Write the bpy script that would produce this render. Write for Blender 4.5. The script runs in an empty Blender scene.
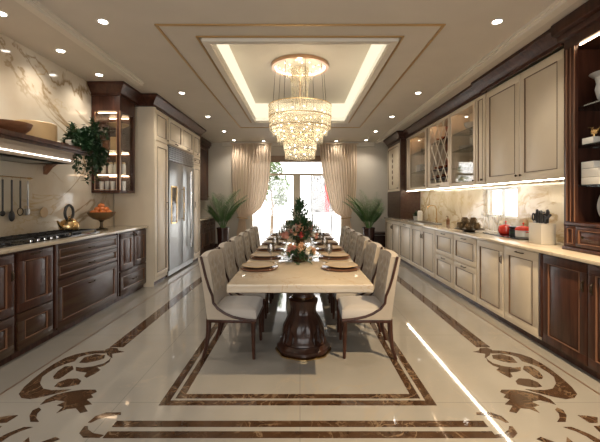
import bpy, bmesh, math, random
from mathutils import Vector, Matrix
from mathutils.geometry import tessellate_polygon
random.seed(7)
R = math.radians; PI = math.pi
sc = bpy.context.scene; col = sc.collection
CZ = 2.97          # ceiling height
# ------------------------------------------------------------------ materials
def newmat(name):
    m = bpy.data.materials.new(name); m.use_nodes = True
    nt = m.node_tree; b = nt.nodes['Principled BSDF']
    return m, nt, b
def plain(name, colr, rough=.5, metal=0, spec=.5, coat=0, noise=None, bump=0, bscale=200, emit=None, es=0, sheen=0):
    m, nt, b = newmat(name)
    b.inputs['Base Color'].default_value = (*colr, 1); b.inputs['Roughness'].default_value = rough
    b.inputs['Metallic'].default_value = metal; b.inputs['Specular IOR Level'].default_value = spec
    b.inputs['Coat Weight'].default_value = coat; b.inputs['Coat Roughness'].default_value = .08
    b.inputs['Sheen Weight'].default_value = sheen
    if emit: b.inputs['Emission Color'].default_value = (*emit, 1); b.inputs['Emission Strength'].default_value = es
    tc = nt.nodes.new('ShaderNodeTexCoord')
    if noise:
        sc_, amt, stretch = noise
        mp = nt.nodes.new('ShaderNodeMapping'); mp.inputs['Scale'].default_value = stretch
        nt.links.new(tc.outputs['Object'], mp.inputs[0])
        n = nt.nodes.new('ShaderNodeTexNoise'); n.inputs['Scale'].default_value = sc_; n.inputs['Detail'].default_value = 6
        nt.links.new(mp.outputs[0], n.inputs['Vector'])
        r = nt.nodes.new('ShaderNodeValToRGB'); e = r.color_ramp.elements
        e[0].position = .3; e[1].position = .7
        e[0].color = (*[c*(1-amt) for c in colr], 1); e[1].color = (*[min(1, c*(1+amt)) for c in colr], 1)
        nt.links.new(n.outputs['Fac'], r.inputs[0]); nt.links.new(r.outputs[0], b.inputs['Base Color'])
    if bump:
        n2 = nt.nodes.new('ShaderNodeTexNoise'); n2.inputs['Scale'].default_value = bscale
        nt.links.new(tc.outputs['Object'], n2.inputs['Vector'])
        bp = nt.nodes.new('ShaderNodeBump'); bp.inputs['Strength'].default_value = bump; bp.inputs['Distance'].default_value = .01
        nt.links.new(n2.outputs['Fac'], bp.inputs['Height']); nt.links.new(bp.outputs[0], b.inputs['Normal'])
    return m
def emis(name, colr, s):
    m = bpy.data.materials.new(name); m.use_nodes = True; nt = m.node_tree; nt.nodes.clear()
    e = nt.nodes.new('ShaderNodeEmission'); e.inputs[0].default_value = (*colr, 1); e.inputs[1].default_value = s
    o = nt.nodes.new('ShaderNodeOutputMaterial'); nt.links.new(e.outputs[0], o.inputs[0]); return m
def glassy(name, tint=(1, 1, 1), refl=.08, rough=.02, base=None, bw=0.0, fk=.6):
    """thin glass: see-through with a glossy share, optionally a diffuse share"""
    m = bpy.data.materials.new(name); m.use_nodes = True; nt = m.node_tree; nt.nodes.clear()
    t = nt.nodes.new('ShaderNodeBsdfTransparent'); t.inputs[0].default_value = (*tint, 1)
    g = nt.nodes.new('ShaderNodeBsdfGlossy'); g.inputs['Roughness'].default_value = rough
    lw = nt.nodes.new('ShaderNodeLayerWeight'); lw.inputs[0].default_value = .35
    mt = nt.nodes.new('ShaderNodeMath'); mt.operation = 'MULTIPLY_ADD'; mt.inputs[1].default_value = fk; mt.inputs[2].default_value = refl
    nt.links.new(lw.outputs['Fresnel'], mt.inputs[0])
    mx = nt.nodes.new('ShaderNodeMixShader'); nt.links.new(mt.outputs[0], mx.inputs[0])
    nt.links.new(t.outputs[0], mx.inputs[1]); nt.links.new(g.outputs[0], mx.inputs[2])
    out = nt.nodes.new('ShaderNodeOutputMaterial'); last = mx
    if base:
        d = nt.nodes.new('ShaderNodeBsdfTranslucent'); d.inputs[0].default_value = (*base, 1)
        d2 = nt.nodes.new('ShaderNodeBsdfDiffuse'); d2.inputs[0].default_value = (*base, 1)
        a = nt.nodes.new('ShaderNodeMixShader'); a.inputs[0].default_value = .5
        nt.links.new(d.outputs[0], a.inputs[1]); nt.links.new(d2.outputs[0], a.inputs[2])
        m2 = nt.nodes.new('ShaderNodeMixShader'); m2.inputs[0].default_value = bw
        nt.links.new(mx.outputs[0], m2.inputs[1]); nt.links.new(a.outputs[0], m2.inputs[2]); last = m2
    nt.links.new(last.outputs[0], out.inputs[0]); return m
def fabric_tl(name, colr, tl=.35, rough=.9):
    m, nt, b = newmat(name)
    b.inputs['Base Color'].default_value = (*colr, 1); b.inputs['Roughness'].default_value = rough
    t = nt.nodes.new('ShaderNodeBsdfTranslucent'); t.inputs[0].default_value = (*colr, 1)
    mx = nt.nodes.new('ShaderNodeMixShader'); mx.inputs[0].default_value = tl
    o = nt.nodes['Material Output']
    nt.links.new(b.outputs[0], mx.inputs[1]); nt.links.new(t.outputs[0], mx.inputs[2]); nt.links.new(mx.outputs[0], o.inputs[0])
    return m
def marble(name, base, vein, vein2, rough, scale=1.0, w1=.03, w2=.05, amt=.8, tiles=None, soft=None, seed=0):
    m, nt, b = newmat(name); N = nt.nodes; L = nt.links
    tc = N.new('ShaderNodeTexCoord'); mp = N.new('ShaderNodeMapping')
    mp.inputs['Location'].default_value = (seed, seed*.7, seed*1.3)
    L.new(tc.outputs['Object'], mp.inputs[0])
    def vein_mask(s, dist, width, rot, lo):
        mp2 = N.new('ShaderNodeMapping'); mp2.inputs['Rotation'].default_value = rot; mp2.inputs['Scale'].default_value = (1, .9, 1.25)
        L.new(mp.outputs[0], mp2.inputs[0])
        n = N.new('ShaderNodeTexNoise'); n.inputs['Scale'].default_value = s; n.inputs['Detail'].default_value = 7
        n.inputs['Roughness'].default_value = .55; n.inputs['Distortion'].default_value = dist
        L.new(mp2.outputs[0], n.inputs['Vector'])
        s1 = N.new('ShaderNodeMath'); s1.operation = 'SUBTRACT'; s1.inputs[1].default_value = .5; L.new(n.outputs['Fac'], s1.inputs[0])
        s2 = N.new('ShaderNodeMath'); s2.operation = 'ABSOLUTE'; L.new(s1.outputs[0], s2.inputs[0])
        mr = N.new('ShaderNodeMapRange'); mr.inputs[1].default_value = 0; mr.inputs[2].default_value = width; mr.inputs[3].default_value = 1; mr.inputs[4].default_value = 0
        L.new(s2.outputs[0], mr.inputs[0])
        # let the veins fade in and out
        k = N.new('ShaderNodeTexNoise'); k.inputs['Scale'].default_value = s*.8; k.inputs['Detail'].default_value = 2; L.new(mp.outputs[0], k.inputs['Vector'])
        kr = N.new('ShaderNodeMapRange'); kr.inputs[1].default_value = lo; kr.inputs[2].default_value = lo+.16; L.new(k.outputs['Fac'], kr.inputs[0])
        mu = N.new('ShaderNodeMath'); mu.operation = 'MULTIPLY'; L.new(mr.outputs[0], mu.inputs[0]); L.new(kr.outputs[0], mu.inputs[1])
        return mu
    c = N.new('ShaderNodeTexNoise'); c.inputs['Scale'].default_value = 1.4*scale; c.inputs['Detail'].default_value = 4; L.new(mp.outputs[0], c.inputs['Vector'])
    cr = N.new('ShaderNodeValToRGB'); cr.color_ramp.elements[0].position = .35; cr.color_ramp.elements[1].position = .65
    sf = soft or tuple(x*.86 for x in base)
    cr.color_ramp.elements[0].color = (*sf, 1); cr.color_ramp.elements[1].color = (*base, 1); L.new(c.outputs['Fac'], cr.inputs[0])
    last = cr.outputs[0]
    for (s, dist, width, rot, lo, vc) in ((.9*scale, 1.2, w1, (.3, .5, .6), .42, vein), (2.1*scale, .8, w2*.5, (.9, .2, 1.4), .5, vein2)):
        v = vein_mask(s, dist, width, rot, lo)
        f = N.new('ShaderNodeMath'); f.operation = 'MULTIPLY'; f.inputs[1].default_value = amt; L.new(v.outputs[0], f.inputs[0])
        mx = N.new('ShaderNodeMix'); mx.data_type = 'RGBA'; L.new(f.outputs[0], mx.inputs[0]); L.new(last, mx.inputs[6]); mx.inputs[7].default_value = (*vc, 1)
        last = mx.outputs[2]
    if tiles:
        br = N.new('ShaderNodeTexBrick'); br.offset = 0; br.inputs['Scale'].default_value = 1; br.inputs['Brick Width'].default_value = tiles; br.inputs['Row Height'].default_value = tiles
        br.inputs['Mortar Size'].default_value = .0022; L.new(tc.outputs['Object'], br.inputs['Vector'])
        mx = N.new('ShaderNodeMix'); mx.data_type = 'RGBA'; L.new(br.outputs['Fac'], mx.inputs[0]); L.new(last, mx.inputs[6]); mx.inputs[7].default_value = (*[x*.62 for x in base], 1)
        last = mx.outputs[2]
    L.new(last, b.inputs['Base Color']); b.inputs['Roughness'].default_value = rough
    return m
def wood(name, dark, light, rough=.36, coat=.08, axis=(6, 6, .6)):
    m = plain(name, dark, rough, coat=coat, spec=.28)
    nt = m.node_tree; N = nt.nodes; L = nt.links; b = N['Principled BSDF']
    tc = N.new('ShaderNodeTexCoord'); mp = N.new('ShaderNodeMapping'); mp.inputs['Scale'].default_value = axis; L.new(tc.outputs['Object'], mp.inputs[0])
    n = N.new('ShaderNodeTexNoise'); n.inputs['Scale'].default_value = 3.2; n.inputs['Detail'].default_value = 8; n.inputs['Distortion'].default_value = .7; L.new(mp.outputs[0], n.inputs['Vector'])
    r = N.new('ShaderNodeValToRGB'); r.color_ramp.elements[0].position = .35; r.color_ramp.elements[1].position = .68
    r.color_ramp.elements[0].color = (*dark, 1); r.color_ramp.elements[1].color = (*light, 1)
    L.new(n.outputs['Fac'], r.inputs[0]); L.new(r.outputs[0], b.inputs['Base Color']); return m

M = dict(
 floor=marble('polished_cream_floor', (.335, .312, .275), (.36, .30, .23), (.42, .36, .29), .045, scale=.8, w1=.012, w2=.016, amt=.5, tiles=1.2),
 wallm=marble('cream_gold_veined_marble', (.72, .67, .57), (.25, .15, .055), (.44, .30, .13), .09, scale=.9, w1=.024, w2=.045, amt=.85, soft=(.58, .49, .37), seed=3.1),
 splash=marble('backsplash_marble', (.70, .63, .51), (.36, .24, .10), (.46, .34, .17), .09, scale=1.7, w1=.05, w2=.08, amt=.85, soft=(.56, .47, .33), seed=8.3),
 counter=marble('cream_counter_marble', (.62, .53, .41), (.40, .30, .20), (.46, .36, .25), .08, scale=1.8, w1=.02, w2=.03, amt=.6, seed=5),
 tablem=marble('table_marble', (.50, .42, .32), (.32, .19, .09), (.42, .29, .17), .05, scale=2.4, w1=.012, w2=.02, amt=.65, seed=2),
 brownm=marble('brown_inlay_marble', (.072, .038, .020), (.26, .18, .11), (.17, .10, .06), .06, scale=6, w1=.03, w2=.06, amt=.7, soft=(.045, .024, .013), seed=1),
 paint=plain('cream_ceiling_paint', (.62, .56, .48), .6, noise=(3, .03, (1, 1, 1))),
 mould=plain('pale_moulding_paint', (.72, .66, .57), .5),
 trayp=plain('cream_tray_paint', (.66, .59, .49), .6),
 wallp=plain('warm_grey_wall_paint', (.60, .55, .47), .7, noise=(2, .04, (1, 1, 1))),
 cream=plain('cream_lacquer', (.70, .60, .46), .4, coat=.05, noise=(4, .03, (1, 1, 1))),
 creamline=plain('bronze_glaze_line', (.13, .07, .035), .4),
 wood=wood('dark_walnut', (.036, .012, .007), (.082, .031, .018)),
 woodh=wood('dark_walnut_reddish', (.045, .014, .008), (.07, .040, .020), axis=(6, .6, 6)),
 woodline=plain('walnut_highlight_edge', (.21, .10, .055), .3, coat=.4),
 woodblk=wood('table_base_walnut', (.022, .008, .005), (.048, .019, .011), rough=.3, coat=.25),
 gold=plain('brushed_gold', (.72, .50, .24), .25, 1),
 rose=plain('rose_gold', (.70, .46, .31), .3, 1),
 goldpaint=plain('gold_leaf_line', (.52, .33, .14), .35, .6),
 bronze=plain('dark_bronze', (.075, .05, .03), .35, .9),
 steel=plain('brushed_steel', (.30, .31, .31), .30, 1, noise=(3, .06, (40, 1, 1))),
 mirror=plain('frosted_mirror', (.85, .80, .72), .35, .7),
 copperl=plain('red_brown_lining', (.24, .085, .045), .35),
 chrome=plain('chrome', (.8, .8, .8), .08, 1),
 black=plain('black_iron', (.012, .012, .013), .35),
 blackgl=plain('black_glass', (.01, .01, .012), .06),
 blackp=plain('black_plastic', (.014, .013, .013), .4),
 fab=plain('beige_upholstery', (.38, .32, .25), .75, bump=.12, bscale=350, sheen=.3, noise=(7, .07, (1, 1, 1))),
 seatf=plain('pale_grey_velvet', (.40, .36, .32), .6, bump=.1, bscale=300, sheen=.5),
 chairw=wood('chair_walnut', (.028, .010, .006), (.065, .024, .014), coat=.1),
 curtain=fabric_tl('beige_curtain_cloth', (.74, .60, .46), .30),
 white=plain('white_ceramic', (.75, .72, .66), .15),
 grey=plain('grey_ceramic', (.42, .42, .42), .3),
 plate=plain('tan_glazed_ceramic', (.35, .275, .195), .35, noise=(9, .1, (1, 1, 1))),
 mat_=plain('brown_lacquer_charger', (.12, .05, .028), .22, coat=.3),
 napkin=plain('mocha_napkin_cloth', (.20, .12, .08), .9, bump=.2),
 glass=glassy('clear_glass', (1, 1, 1), .05),
 cabglass=glassy('cabinet_glass', (.97, .96, .94), .03, fk=.22),
 shelfg=glassy('glass_shelf', (.85, .9, .88), .15),
 drink=glassy('drinking_glass', (.93, .93, .93), .16, .01),
 crystal=glassy('crystal_drops', (1, .98, .93), .07, .25, base=(.80, .74, .60), bw=.22, fk=.3),
 leaf=plain('palm_leaf', (.11, .22, .07), .45, noise=(6, .3, (1, 1, 1))),
 leafd=plain('dark_leaf', (.018, .055, .018), .5, noise=(9, .3, (1, 1, 1))),
 leafm=plain('mid_green_leaf', (.035, .085, .03), .5, noise=(9, .3, (1, 1, 1))),
 treel=plain('garden_tree_leaf', (.13, .20, .07), .6, noise=(3, .3, (1, 1, 1))),
 bark=plain('bark', (.16, .11, .07), .8, bump=.5, bscale=40),
 soil=plain('dark_soil', (.03, .02, .015), .9, bump=.5, bscale=60),
 pot=plain('dark_brown_glazed_pot', (.035, .012, .009), .2, coat=.4),
 orange=plain('orange_peel', (.62, .17, .035), .45, bump=.1, bscale=120, noise=(5, .15, (1, 1, 1))),
 red=plain('red_enamel', (.60, .035, .018), .18, coat=.4),
 pink=plain('blush_petal', (.58, .26, .19), .6, noise=(12, .2, (1, 1, 1))),
 peach=plain('peach_petal', (.62, .36, .20), .6, noise=(12, .2, (1, 1, 1))),
 rosered=plain('red_petal', (.42, .04, .03), .6, noise=(12, .2, (1, 1, 1))),
 creamfl=plain('cream_petal', (.7, .62, .5), .6),
 wine=plain('burgundy_bottle', (.09, .018, .012), .12, coat=.3),
 winecap=plain('copper_foil_cap', (.45, .18, .08), .35, .7),
 artichoke=plain('brown_green_fruit', (.16, .10, .04), .6, bump=.5, bscale=90, noise=(14, .4, (1, 1, 1))),
 bowlw=wood('turned_bowl_wood', (.13, .055, .025), (.26, .12, .06), axis=(2, 2, 6)),
 tan=plain('tan_ceramic', (.50, .34, .17), .45, noise=(5, .08, (1, 1, 1))),
 wicker=plain('woven_wire', (.18, .11, .05), .45, .5),
 knifeb=plain('pale_stone_block', (.60, .55, .47), .4),
 stone=plain('pale_terrace_stone', (.75, .73, .70), .8, noise=(2, .05, (1, 1, 1))),
 signgrey=plain('weathered_grey_panel', (.16, .16, .165), .6, noise=(6, .3, (1, 1, 1))),
 signred=plain('red_band', (.65, .02, .03), .5),
 signwhite=plain('white_brush_paint', (.8, .8, .8), .6),
 lamp=emis('downlight_lens', (1, .92, .8), 14),
 led=emis('warm_led_strip', (1, .89, .70), 27),
 ledh=emis('hood_led_strip', (1, .90, .76), 5),
 ledsoft=emis('cabinet_led_strip', (1, .68, .42), 9),
 cove=emis('cove_band', (1, .88, .64), .62),
 bulb=emis('chandelier_bulb', (1, .88, .68), 8),
 bulbs=emis('chandelier_ring_light', (1, .85, .62), 6),
)
M['floor'].node_tree.nodes['Principled BSDF'].inputs['IOR'].default_value = 1.75
# ------------------------------------------------------------------ mesh builder
class MB:
    def __init__(s): s.b = bmesh.new()
    def box(s, x0, x1, y0, y1, z0, z1, bev=0, rot=None, seg=2):
        if x0 > x1: x0, x1 = x1, x0
        if y0 > y1: y0, y1 = y1, y0
        if z0 > z1: z0, z1 = z1, z0
        r = bmesh.ops.create_cube(s.b, size=1)
        c = Vector(((x0+x1)/2, (y0+y1)/2, (z0+z1)/2))
        mt = Matrix.Translation(c) @ (rot.to_4x4() if rot else Matrix.Identity(4)) @ Matrix.Diagonal((x1-x0, y1-y0, z1-z0, 1))
        bmesh.ops.transform(s.b, matrix=mt, verts=r['verts'])
        if bev:
            es = list({e for v in r['verts'] for e in v.link_edges})
            bmesh.ops.bevel(s.b, geom=es, offset=bev, segments=seg, affect='EDGES', profile=.6)
        return s
    def lathe(s, prof, c=(0, 0, 0), n=24, flute=None, arc=None, axis=None, sy=1.0):
        rings = []
        for (r, z) in prof:
            ring = []
            for i in range(n):
                a = 2*PI*i/n
                rr = r*(flute(a, z) if flute else 1)
                v = Vector((rr*math.cos(a), rr*math.sin(a)*sy, z))
                if axis: v = axis @ v
                ring.append(s.b.verts.new(v+Vector(c)))
            rings.append(ring)
        for a, b in zip(rings, rings[1:]):
            for i in range(n):
                j = (i+1) % n; s.b.faces.new((a[i], a[j], b[j], b[i]))
        if prof[0] == prof[-1]: return s      # a closed ring needs no caps
        if prof[0][0] > 1e-4: s.b.faces.new(rings[0][::-1])
        if prof[-1][0] > 1e-4: s.b.faces.new(rings[-1])
        return s
    def cyl(s, c, r, z0, z1, n=20): return s.lathe([(r, z0), (r, z1)], c, n)
    def ball(s, c, r, n=10, sc_=(1, 1, 1)):
        q = bmesh.ops.create_uvsphere(s.b, u_segments=n+2, v_segments=max(5, n*2//3), radius=r)
        bmesh.ops.transform(s.b, matrix=Matrix.Translation(c) @ Matrix.Diagonal((*sc_, 1)), verts=q['verts']); return s
    def ico(s, c, r, sub=1, sc_=(1, 1, 1)):
        q = bmesh.ops.create_icosphere(s.b, subdivisions=sub, radius=r)
        bmesh.ops.transform(s.b, matrix=Matrix.Translation(c) @ Matrix.Diagonal((*sc_, 1)), verts=q['verts']); return s
    def tube(s, pts, r, n=8, close=False):
        pts = [Vector(p) for p in pts]; m = len(pts); rings = []
        up = Vector((0, 0, 1))
        for i, p in enumerate(pts):
            if close: t = pts[(i+1) % m]-pts[i-1]
            else: t = pts[min(i+1, m-1)]-pts[max(i-1, 0)]
            t.normalize(); u = up if abs(t.dot(up)) < .95 else Vector((0, 1, 0))
            a = t.cross(u).normalized(); b = t.cross(a).normalized()
            rr = r[i] if isinstance(r, (list, tuple)) else r
            rings.append([s.b.verts.new(p+a*rr*math.cos(2*PI*k/n)+b*rr*math.sin(2*PI*k/n)) for k in range(n)])
        # keep rings aligned
        prs = list(zip(rings, rings[1:]))+([(rings[-1], rings[0])] if close else [])
        for a, b in prs:
            best = min(range(n), key=lambda o: sum((a[i].co-b[(i+o) % n].co).length for i in range(0, n, max(1, n//3))))
            for i in range(n):
                s.b.faces.new((a[i], a[(i+1) % n], b[(i+1+best) % n], b[(i+best) % n]))
        if not close:
            s.b.faces.new(rings[0][::-1]); s.b.faces.new(rings[-1])
        return s
    def prism(s, poly, h0, h1, plane='xy'):
        def mk(p, h): return {'xy': (p[0], p[1], h), 'xz': (p[0], h, p[1]), 'yz': (h, p[0], p[1])}[plane]
        a = [s.b.verts.new(mk(p, h0)) for p in poly]; b = [s.b.verts.new(mk(p, h1)) for p in poly]
        n = len(poly)
        try:
            for i in range(n): s.b.faces.new((a[i], a[(i+1) % n], b[(i+1) % n], b[i]))
            for tr_ in tessellate_polygon([[Vector((p[0], p[1], 0)) for p in poly]]):
                s.b.faces.new([a[i] for i in tr_]); s.b.faces.new([b[i] for i in tr_][::-1])
        except ValueError: pass
        return s
    def quad(s, *pts): s.b.faces.new([s.b.verts.new(p) for p in pts]); return s
    def grid(s, f, nu, nv, close_u=False):
        g = [[s.b.verts.new(f(i/nu, j/nv)) for j in range(nv+1)] for i in range(nu+1)]
        for i in range(nu):
            for j in range(nv): s.b.faces.new((g[i][j], g[i+1][j], g[i+1][j+1], g[i][j+1]))
        return g
    def leaf(s, p, d, up, L, w, fold=.15):
        p = Vector(p); d = Vector(d).normalized(); sd = d.cross(Vector(up))
        if sd.length < 1e-3: sd = Vector((1, 0, 0))
        sd.normalize(); nn = sd.cross(d)
        v = [s.b.verts.new(q) for q in (p, p+d*L*.4+sd*w/2+nn*w*fold, p+d*L, p+d*L*.4-sd*w/2+nn*w*fold, p+d*L*.45)]
        s.b.faces.new((v[0], v[1], v[4])); s.b.faces.new((v[1], v[2], v[4])); s.b.faces.new((v[4], v[2], v[3])); s.b.faces.new((v[0], v[4], v[3]))
        return s
    def build(s, name, mat, parent=None, smooth=None):
        bmesh.ops.recalc_face_normals(s.b, faces=s.b.faces)
        me = bpy.data.meshes.new(name); s.b.to_mesh(me); s.b.free()
        o = bpy.data.objects.new(name, me); col.objects.link(o)
        me.materials.append(M[mat] if isinstance(mat, str) else mat)
        if parent is not None:
            o.parent = parent; off = Vector((0, 0, 0)); q = parent
            while q: off += q.location; q = q.parent
            me.transform(Matrix.Translation(-off))
        if smooth is not False:
            ang = R(smooth or 35); me.shade_smooth() if hasattr(me, 'shade_smooth') else None
            for e in bmesh_sharp(me, ang): me.edges[e].use_edge_sharp = True
        return o
def bmesh_sharp(me, ang):
    b = bmesh.new(); b.from_mesh(me); b.edges.ensure_lookup_table(); r = []
    for e in b.edges:
        if len(e.link_faces) == 2 and e.calc_face_angle(0) > ang: r.append(e.index)
    b.free(); return r
def tag(o, label=None, cat=None, group=None, kind=None):
    if label: o['label'] = label
    if cat: o['category'] = cat
    if group: o['group'] = group
    if kind: o['kind'] = kind
    return o
def thing(name, label, cat, loc=(0, 0, 0), group=None):
    o = bpy.data.objects.new(name, None); col.objects.link(o); o.location = loc; o.empty_display_size = .1
    return tag(o, label, cat, group)
def dup(o, parent=None):
    c = o.copy(); col.objects.link(c); c.parent = parent
    for ch in list(o.children): dup(ch, c)
    return c
def place(o, loc, rz=0, label=None, s=None, group=None):
    o.location = loc; o.rotation_euler = (0, 0, rz)
    if s: o.scale = (s, s, s)
    if label: o['label'] = label
    if group: o['group'] = group
    return o
def struct(name, mb, mat, parent=None, smooth=None):
    return tag(mb.build(name, mat, parent, smooth), kind='structure')

# ------------------------------------------------------------------ room
Y0, Y1 = -1.6, 10.2
XL, XR = -2.9, 2.85
struct('floor', MB().box(XL, XR, Y0, Y1, -.1, 0), 'floor')
def fbox(name, X0, X1, a, b, h=.0012, mat='brownm'): return struct(name, MB().box(X0, X1, a, b, 0, h), mat)
# centre frame: two brown bands with a pale line between
def ring(X0, X1, a, b, w, h=.0012, open_far=None):
    m = MB(); m.box(X0, X1, a, a+w, 0, h); m.box(X0, X0+w, a+w, b-w, 0, h); m.box(X1-w, X1, a+w, b-w, 0, h); m.box(X0, X1, b-w, b, 0, h); return m
fr = ring(-.93, .90, 2.365, 7.6, .058)
fr2 = ring(-.93+.083, .90-.083, 2.365+.083, 7.6-.083, .055)
struct('trim_1', fr, 'brownm'); struct('trim_2', fr2, 'brownm')
m = MB(); m.box(-1.12, 1.12, 2.14, 2.20, 0, .0012); m.box(-1.12, 1.12, 2.04, 2.10, 0, .0012); struct('trim_3', m, 'brownm')
for i, sx in enumerate((-1, 1)):
    m = MB(); m.box(sx*1.62, sx*1.745, 3.3, 9.3, 0, .0012); struct('trim_%d' % (4+i), m, 'brownm')
    m = MB(); m.box(sx*2.075, sx*2.088, Y0+.1, 9.6, 0, .001); struct('trim_%d' % (6+i), m, 'creamline')
m = MB(); m.box(-1.62, 1.62, 9.17, 9.3, 0, .0012); struct('trim_8', m, 'brownm')
SW = [
    [(-1.74, 3.231), (-1.832, 3.222), (-1.893, 3.195), (-1.961, 3.15), (-2.008, 3.076), (-2.026, 2.966), (-2.026, 2.842), (-2.01, 2.705), (-1.991, 2.596), (-1.956, 2.503), (-1.9, 2.454), (-1.828, 2.44), (-1.772, 2.464), (-1.72, 2.497), (-1.668, 2.531), (-1.629, 2.566), (-1.687, 2.56), (-1.76, 2.554), (-1.836, 2.575), (-1.914, 2.651), (-1.968, 2.748), (-1.971, 2.824), (-1.96, 2.909), (-1.924, 2.974), (-1.886, 3.014), (-1.901, 3.089), (-1.861, 3.141), (-1.782, 3.167), (-1.705, 3.167)],
    [(-1.832, 2.986), (-1.849, 3.089), (-1.791, 3.15), (-1.696, 3.132), (-1.668, 3.064), (-1.714, 3.014), (-1.767, 2.982)],
    [(-1.811, 2.909), (-1.752, 2.897), (-1.678, 2.92), (-1.619, 2.974), (-1.613, 3.047), (-1.628, 3.11), (-1.591, 3.006), (-1.598, 2.935), (-1.63, 2.897), (-1.583, 2.86), (-1.592, 2.8), (-1.619, 2.732), (-1.652, 2.755), (-1.669, 2.817), (-1.727, 2.828), (-1.772, 2.846)],
    [(-1.885, 2.748), (-1.91, 2.835), (-1.906, 2.92), (-1.849, 2.928), (-1.805, 2.871), (-1.811, 2.8), (-1.811, 2.748), (-1.821, 2.715), (-1.854, 2.715)],
    [(-1.779, 2.605), (-1.789, 2.667), (-1.756, 2.715), (-1.678, 2.722), (-1.63, 2.683), (-1.617, 2.635), (-1.669, 2.605), (-1.722, 2.59)],
    [(-1.712, 2.371), (-1.721, 2.435), (-1.69, 2.497), (-1.625, 2.537), (-1.548, 2.56), (-1.455, 2.56), (-1.428, 2.531), (-1.45, 2.497), (-1.414, 2.462), (-1.443, 2.435), (-1.373, 2.378), (-1.417, 2.363), (-1.355, 2.298), (-1.392, 2.279), (-1.453, 2.334), (-1.505, 2.326), (-1.543, 2.279), (-1.545, 2.346), (-1.598, 2.366), (-1.572, 2.409), (-1.643, 2.427), (-1.687, 2.396)],
    [(-1.697, 2.341), (-1.716, 2.31), (-1.693, 2.252), (-1.641, 2.19), (-1.588, 2.19), (-1.632, 2.229), (-1.66, 2.275), (-1.666, 2.317)],
    [(-1.286, 2.182), (-1.278, 2.247), (-1.231, 2.286), (-1.138, 2.288), (-1.126, 2.263), (-1.196, 2.247), (-1.245, 2.214), (-1.266, 2.182)],
    [(-1.875, 2.234), (-1.822, 2.252), (-1.767, 2.258), (-1.771, 2.225), (-1.779, 2.182), (-1.828, 2.177)],
    [(-1.757, 3.245), (-1.733, 3.293), (-1.66, 3.275), (-1.625, 3.225), (-1.56, 3.20), (-1.65, 3.16), (-1.60, 3.07), (-1.675, 3.13)],
]
n_ = 9
for sx in (1, -1):
    m = MB()
    for poly in SW:
        for my in (0, 1):
            m.prism([(sx*p[0]*(1 if sx > 0 else .985), (4.33-p[1]) if my else p[1]) for p in poly], -.002, .0014)
    struct('trim_%d' % n_, m, 'brownm', smooth=False); n_ += 1

# walls
struct('wall_left', MB().box(XL-.15, XL, Y0, 5.6, 0, CZ), 'wallm')
struct('wall_left_far', MB().box(XL-.15, XL, 5.6, Y1, 0, CZ), 'wallp')
# right wall, with an opening made up for the bright backsplash reflection
WY0, WY1, WZ0, WZ1 = 4.72, 5.60, 1.10, 1.53
m = MB(); m.box(XR, XR+.15, Y0, WY0, 0, CZ); m.box(XR, XR+.15, WY1, Y1, 0, CZ); m.box(XR, XR+.15, WY0, WY1, 0, WZ0); m.box(XR, XR+.15, WY0, WY1, WZ1, CZ)
struct('wall_right', m, 'splash')
NX0, NX1, NZ0, NZ1 = -2.2, 2.1, .35, 2.65  # opening added behind the camera, gives daylight fill on camera-facing surfaces
m = MB(); m.box(XL-.15, NX0, Y0-.15, Y0, 0, CZ); m.box(NX1, XR+.15, Y0-.15, Y0, 0, CZ); m.box(NX0, NX1, Y0-.15, Y0, 0, NZ0); m.box(NX0, NX1, Y0-.15, Y0, NZ1, CZ)
struct('wall_near', m, 'wallp')
m = MB()
for q in (NX0, -.80, .66, NX1-.06): m.box(q, q+.06, Y0-.11, Y0-.05, NZ0, NZ1)
m.box(NX0+.06, NX1-.06, Y0-.105, Y0-.055, NZ0, NZ0+.05); m.box(NX0+.06, NX1-.06, Y0-.105, Y0-.055, NZ1-.05, NZ1)
w3 = struct('added_fill_window', m, 'white')
MB().box(NX0+.06, NX1-.06, Y0-.082, Y0-.078, NZ0+.05, NZ1-.05).build('window_pane', 'glass', w3)
DX0, DX1, DZ = -1.42, 1.24, 2.60
m = MB(); m.box(XL-.15, DX0, Y1, Y1+.18, 0, CZ); m.box(DX1, XR+.15, Y1, Y1+.18, 0, CZ); m.box(DX0, DX1, Y1, Y1+.18, DZ, CZ)
struct('wall_far', m, 'wallp')
# ceiling with tray
OX, OY0, OY1 = .91, 3.67, 7.38
m = MB(); T = .07
m.box(XL-.15, -OX, Y0-.15, Y1+.18, CZ, CZ+T); m.box(OX, XR+.15, Y0-.15, Y1+.18, CZ, CZ+T)
m.box(-OX, OX, Y0-.15, OY0, CZ, CZ+T); m.box(-OX, OX, OY1, Y1+.18, CZ, CZ+T); struct('ceiling', m, 'paint')
RZ = CZ+.36
# the riser is a backlit warm diffuser band all round the tray
m = MB(); e = .04
m.box(-OX-e, -OX, OY0, OY1, CZ+.005, RZ); m.box(OX, OX+e, OY0, OY1, CZ+.005, RZ)
m.box(-OX-e, OX+e, OY0-e, OY0, CZ+.005, RZ); m.box(-OX-e, OX+e, OY1, OY1+e, CZ+.005, RZ); struct('trim_11', m, 'cove')
struct('ceiling_tray', MB().box(-OX-e, OX+e, OY0-e, OY1+e, RZ, RZ+.05), 'trayp')
def frame(X0, X1, a, b, w, z0, z1):
    m = MB(); m.box(X0, X0+w, a, b, z0, z1); m.box(X1-w, X1, a, b, z0, z1); m.box(X0+w, X1-w, a, a+w, z0, z1); m.box(X0+w, X1-w, b-w, b, z0, z1); return m
struct('trim_12', frame(-OX-.075, OX+.075, OY0-.075, OY1+.075, .07, CZ-.035, CZ), 'mould')
struct('trim_13', frame(-OX-.12, OX+.12, OY0-.12, OY1+.12, .02, CZ-.012, CZ), 'goldpaint')
struct('trim_14', frame(-1.34, 1.34, 3.31, 8.04, .022, CZ-.012, CZ), 'goldpaint')
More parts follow.
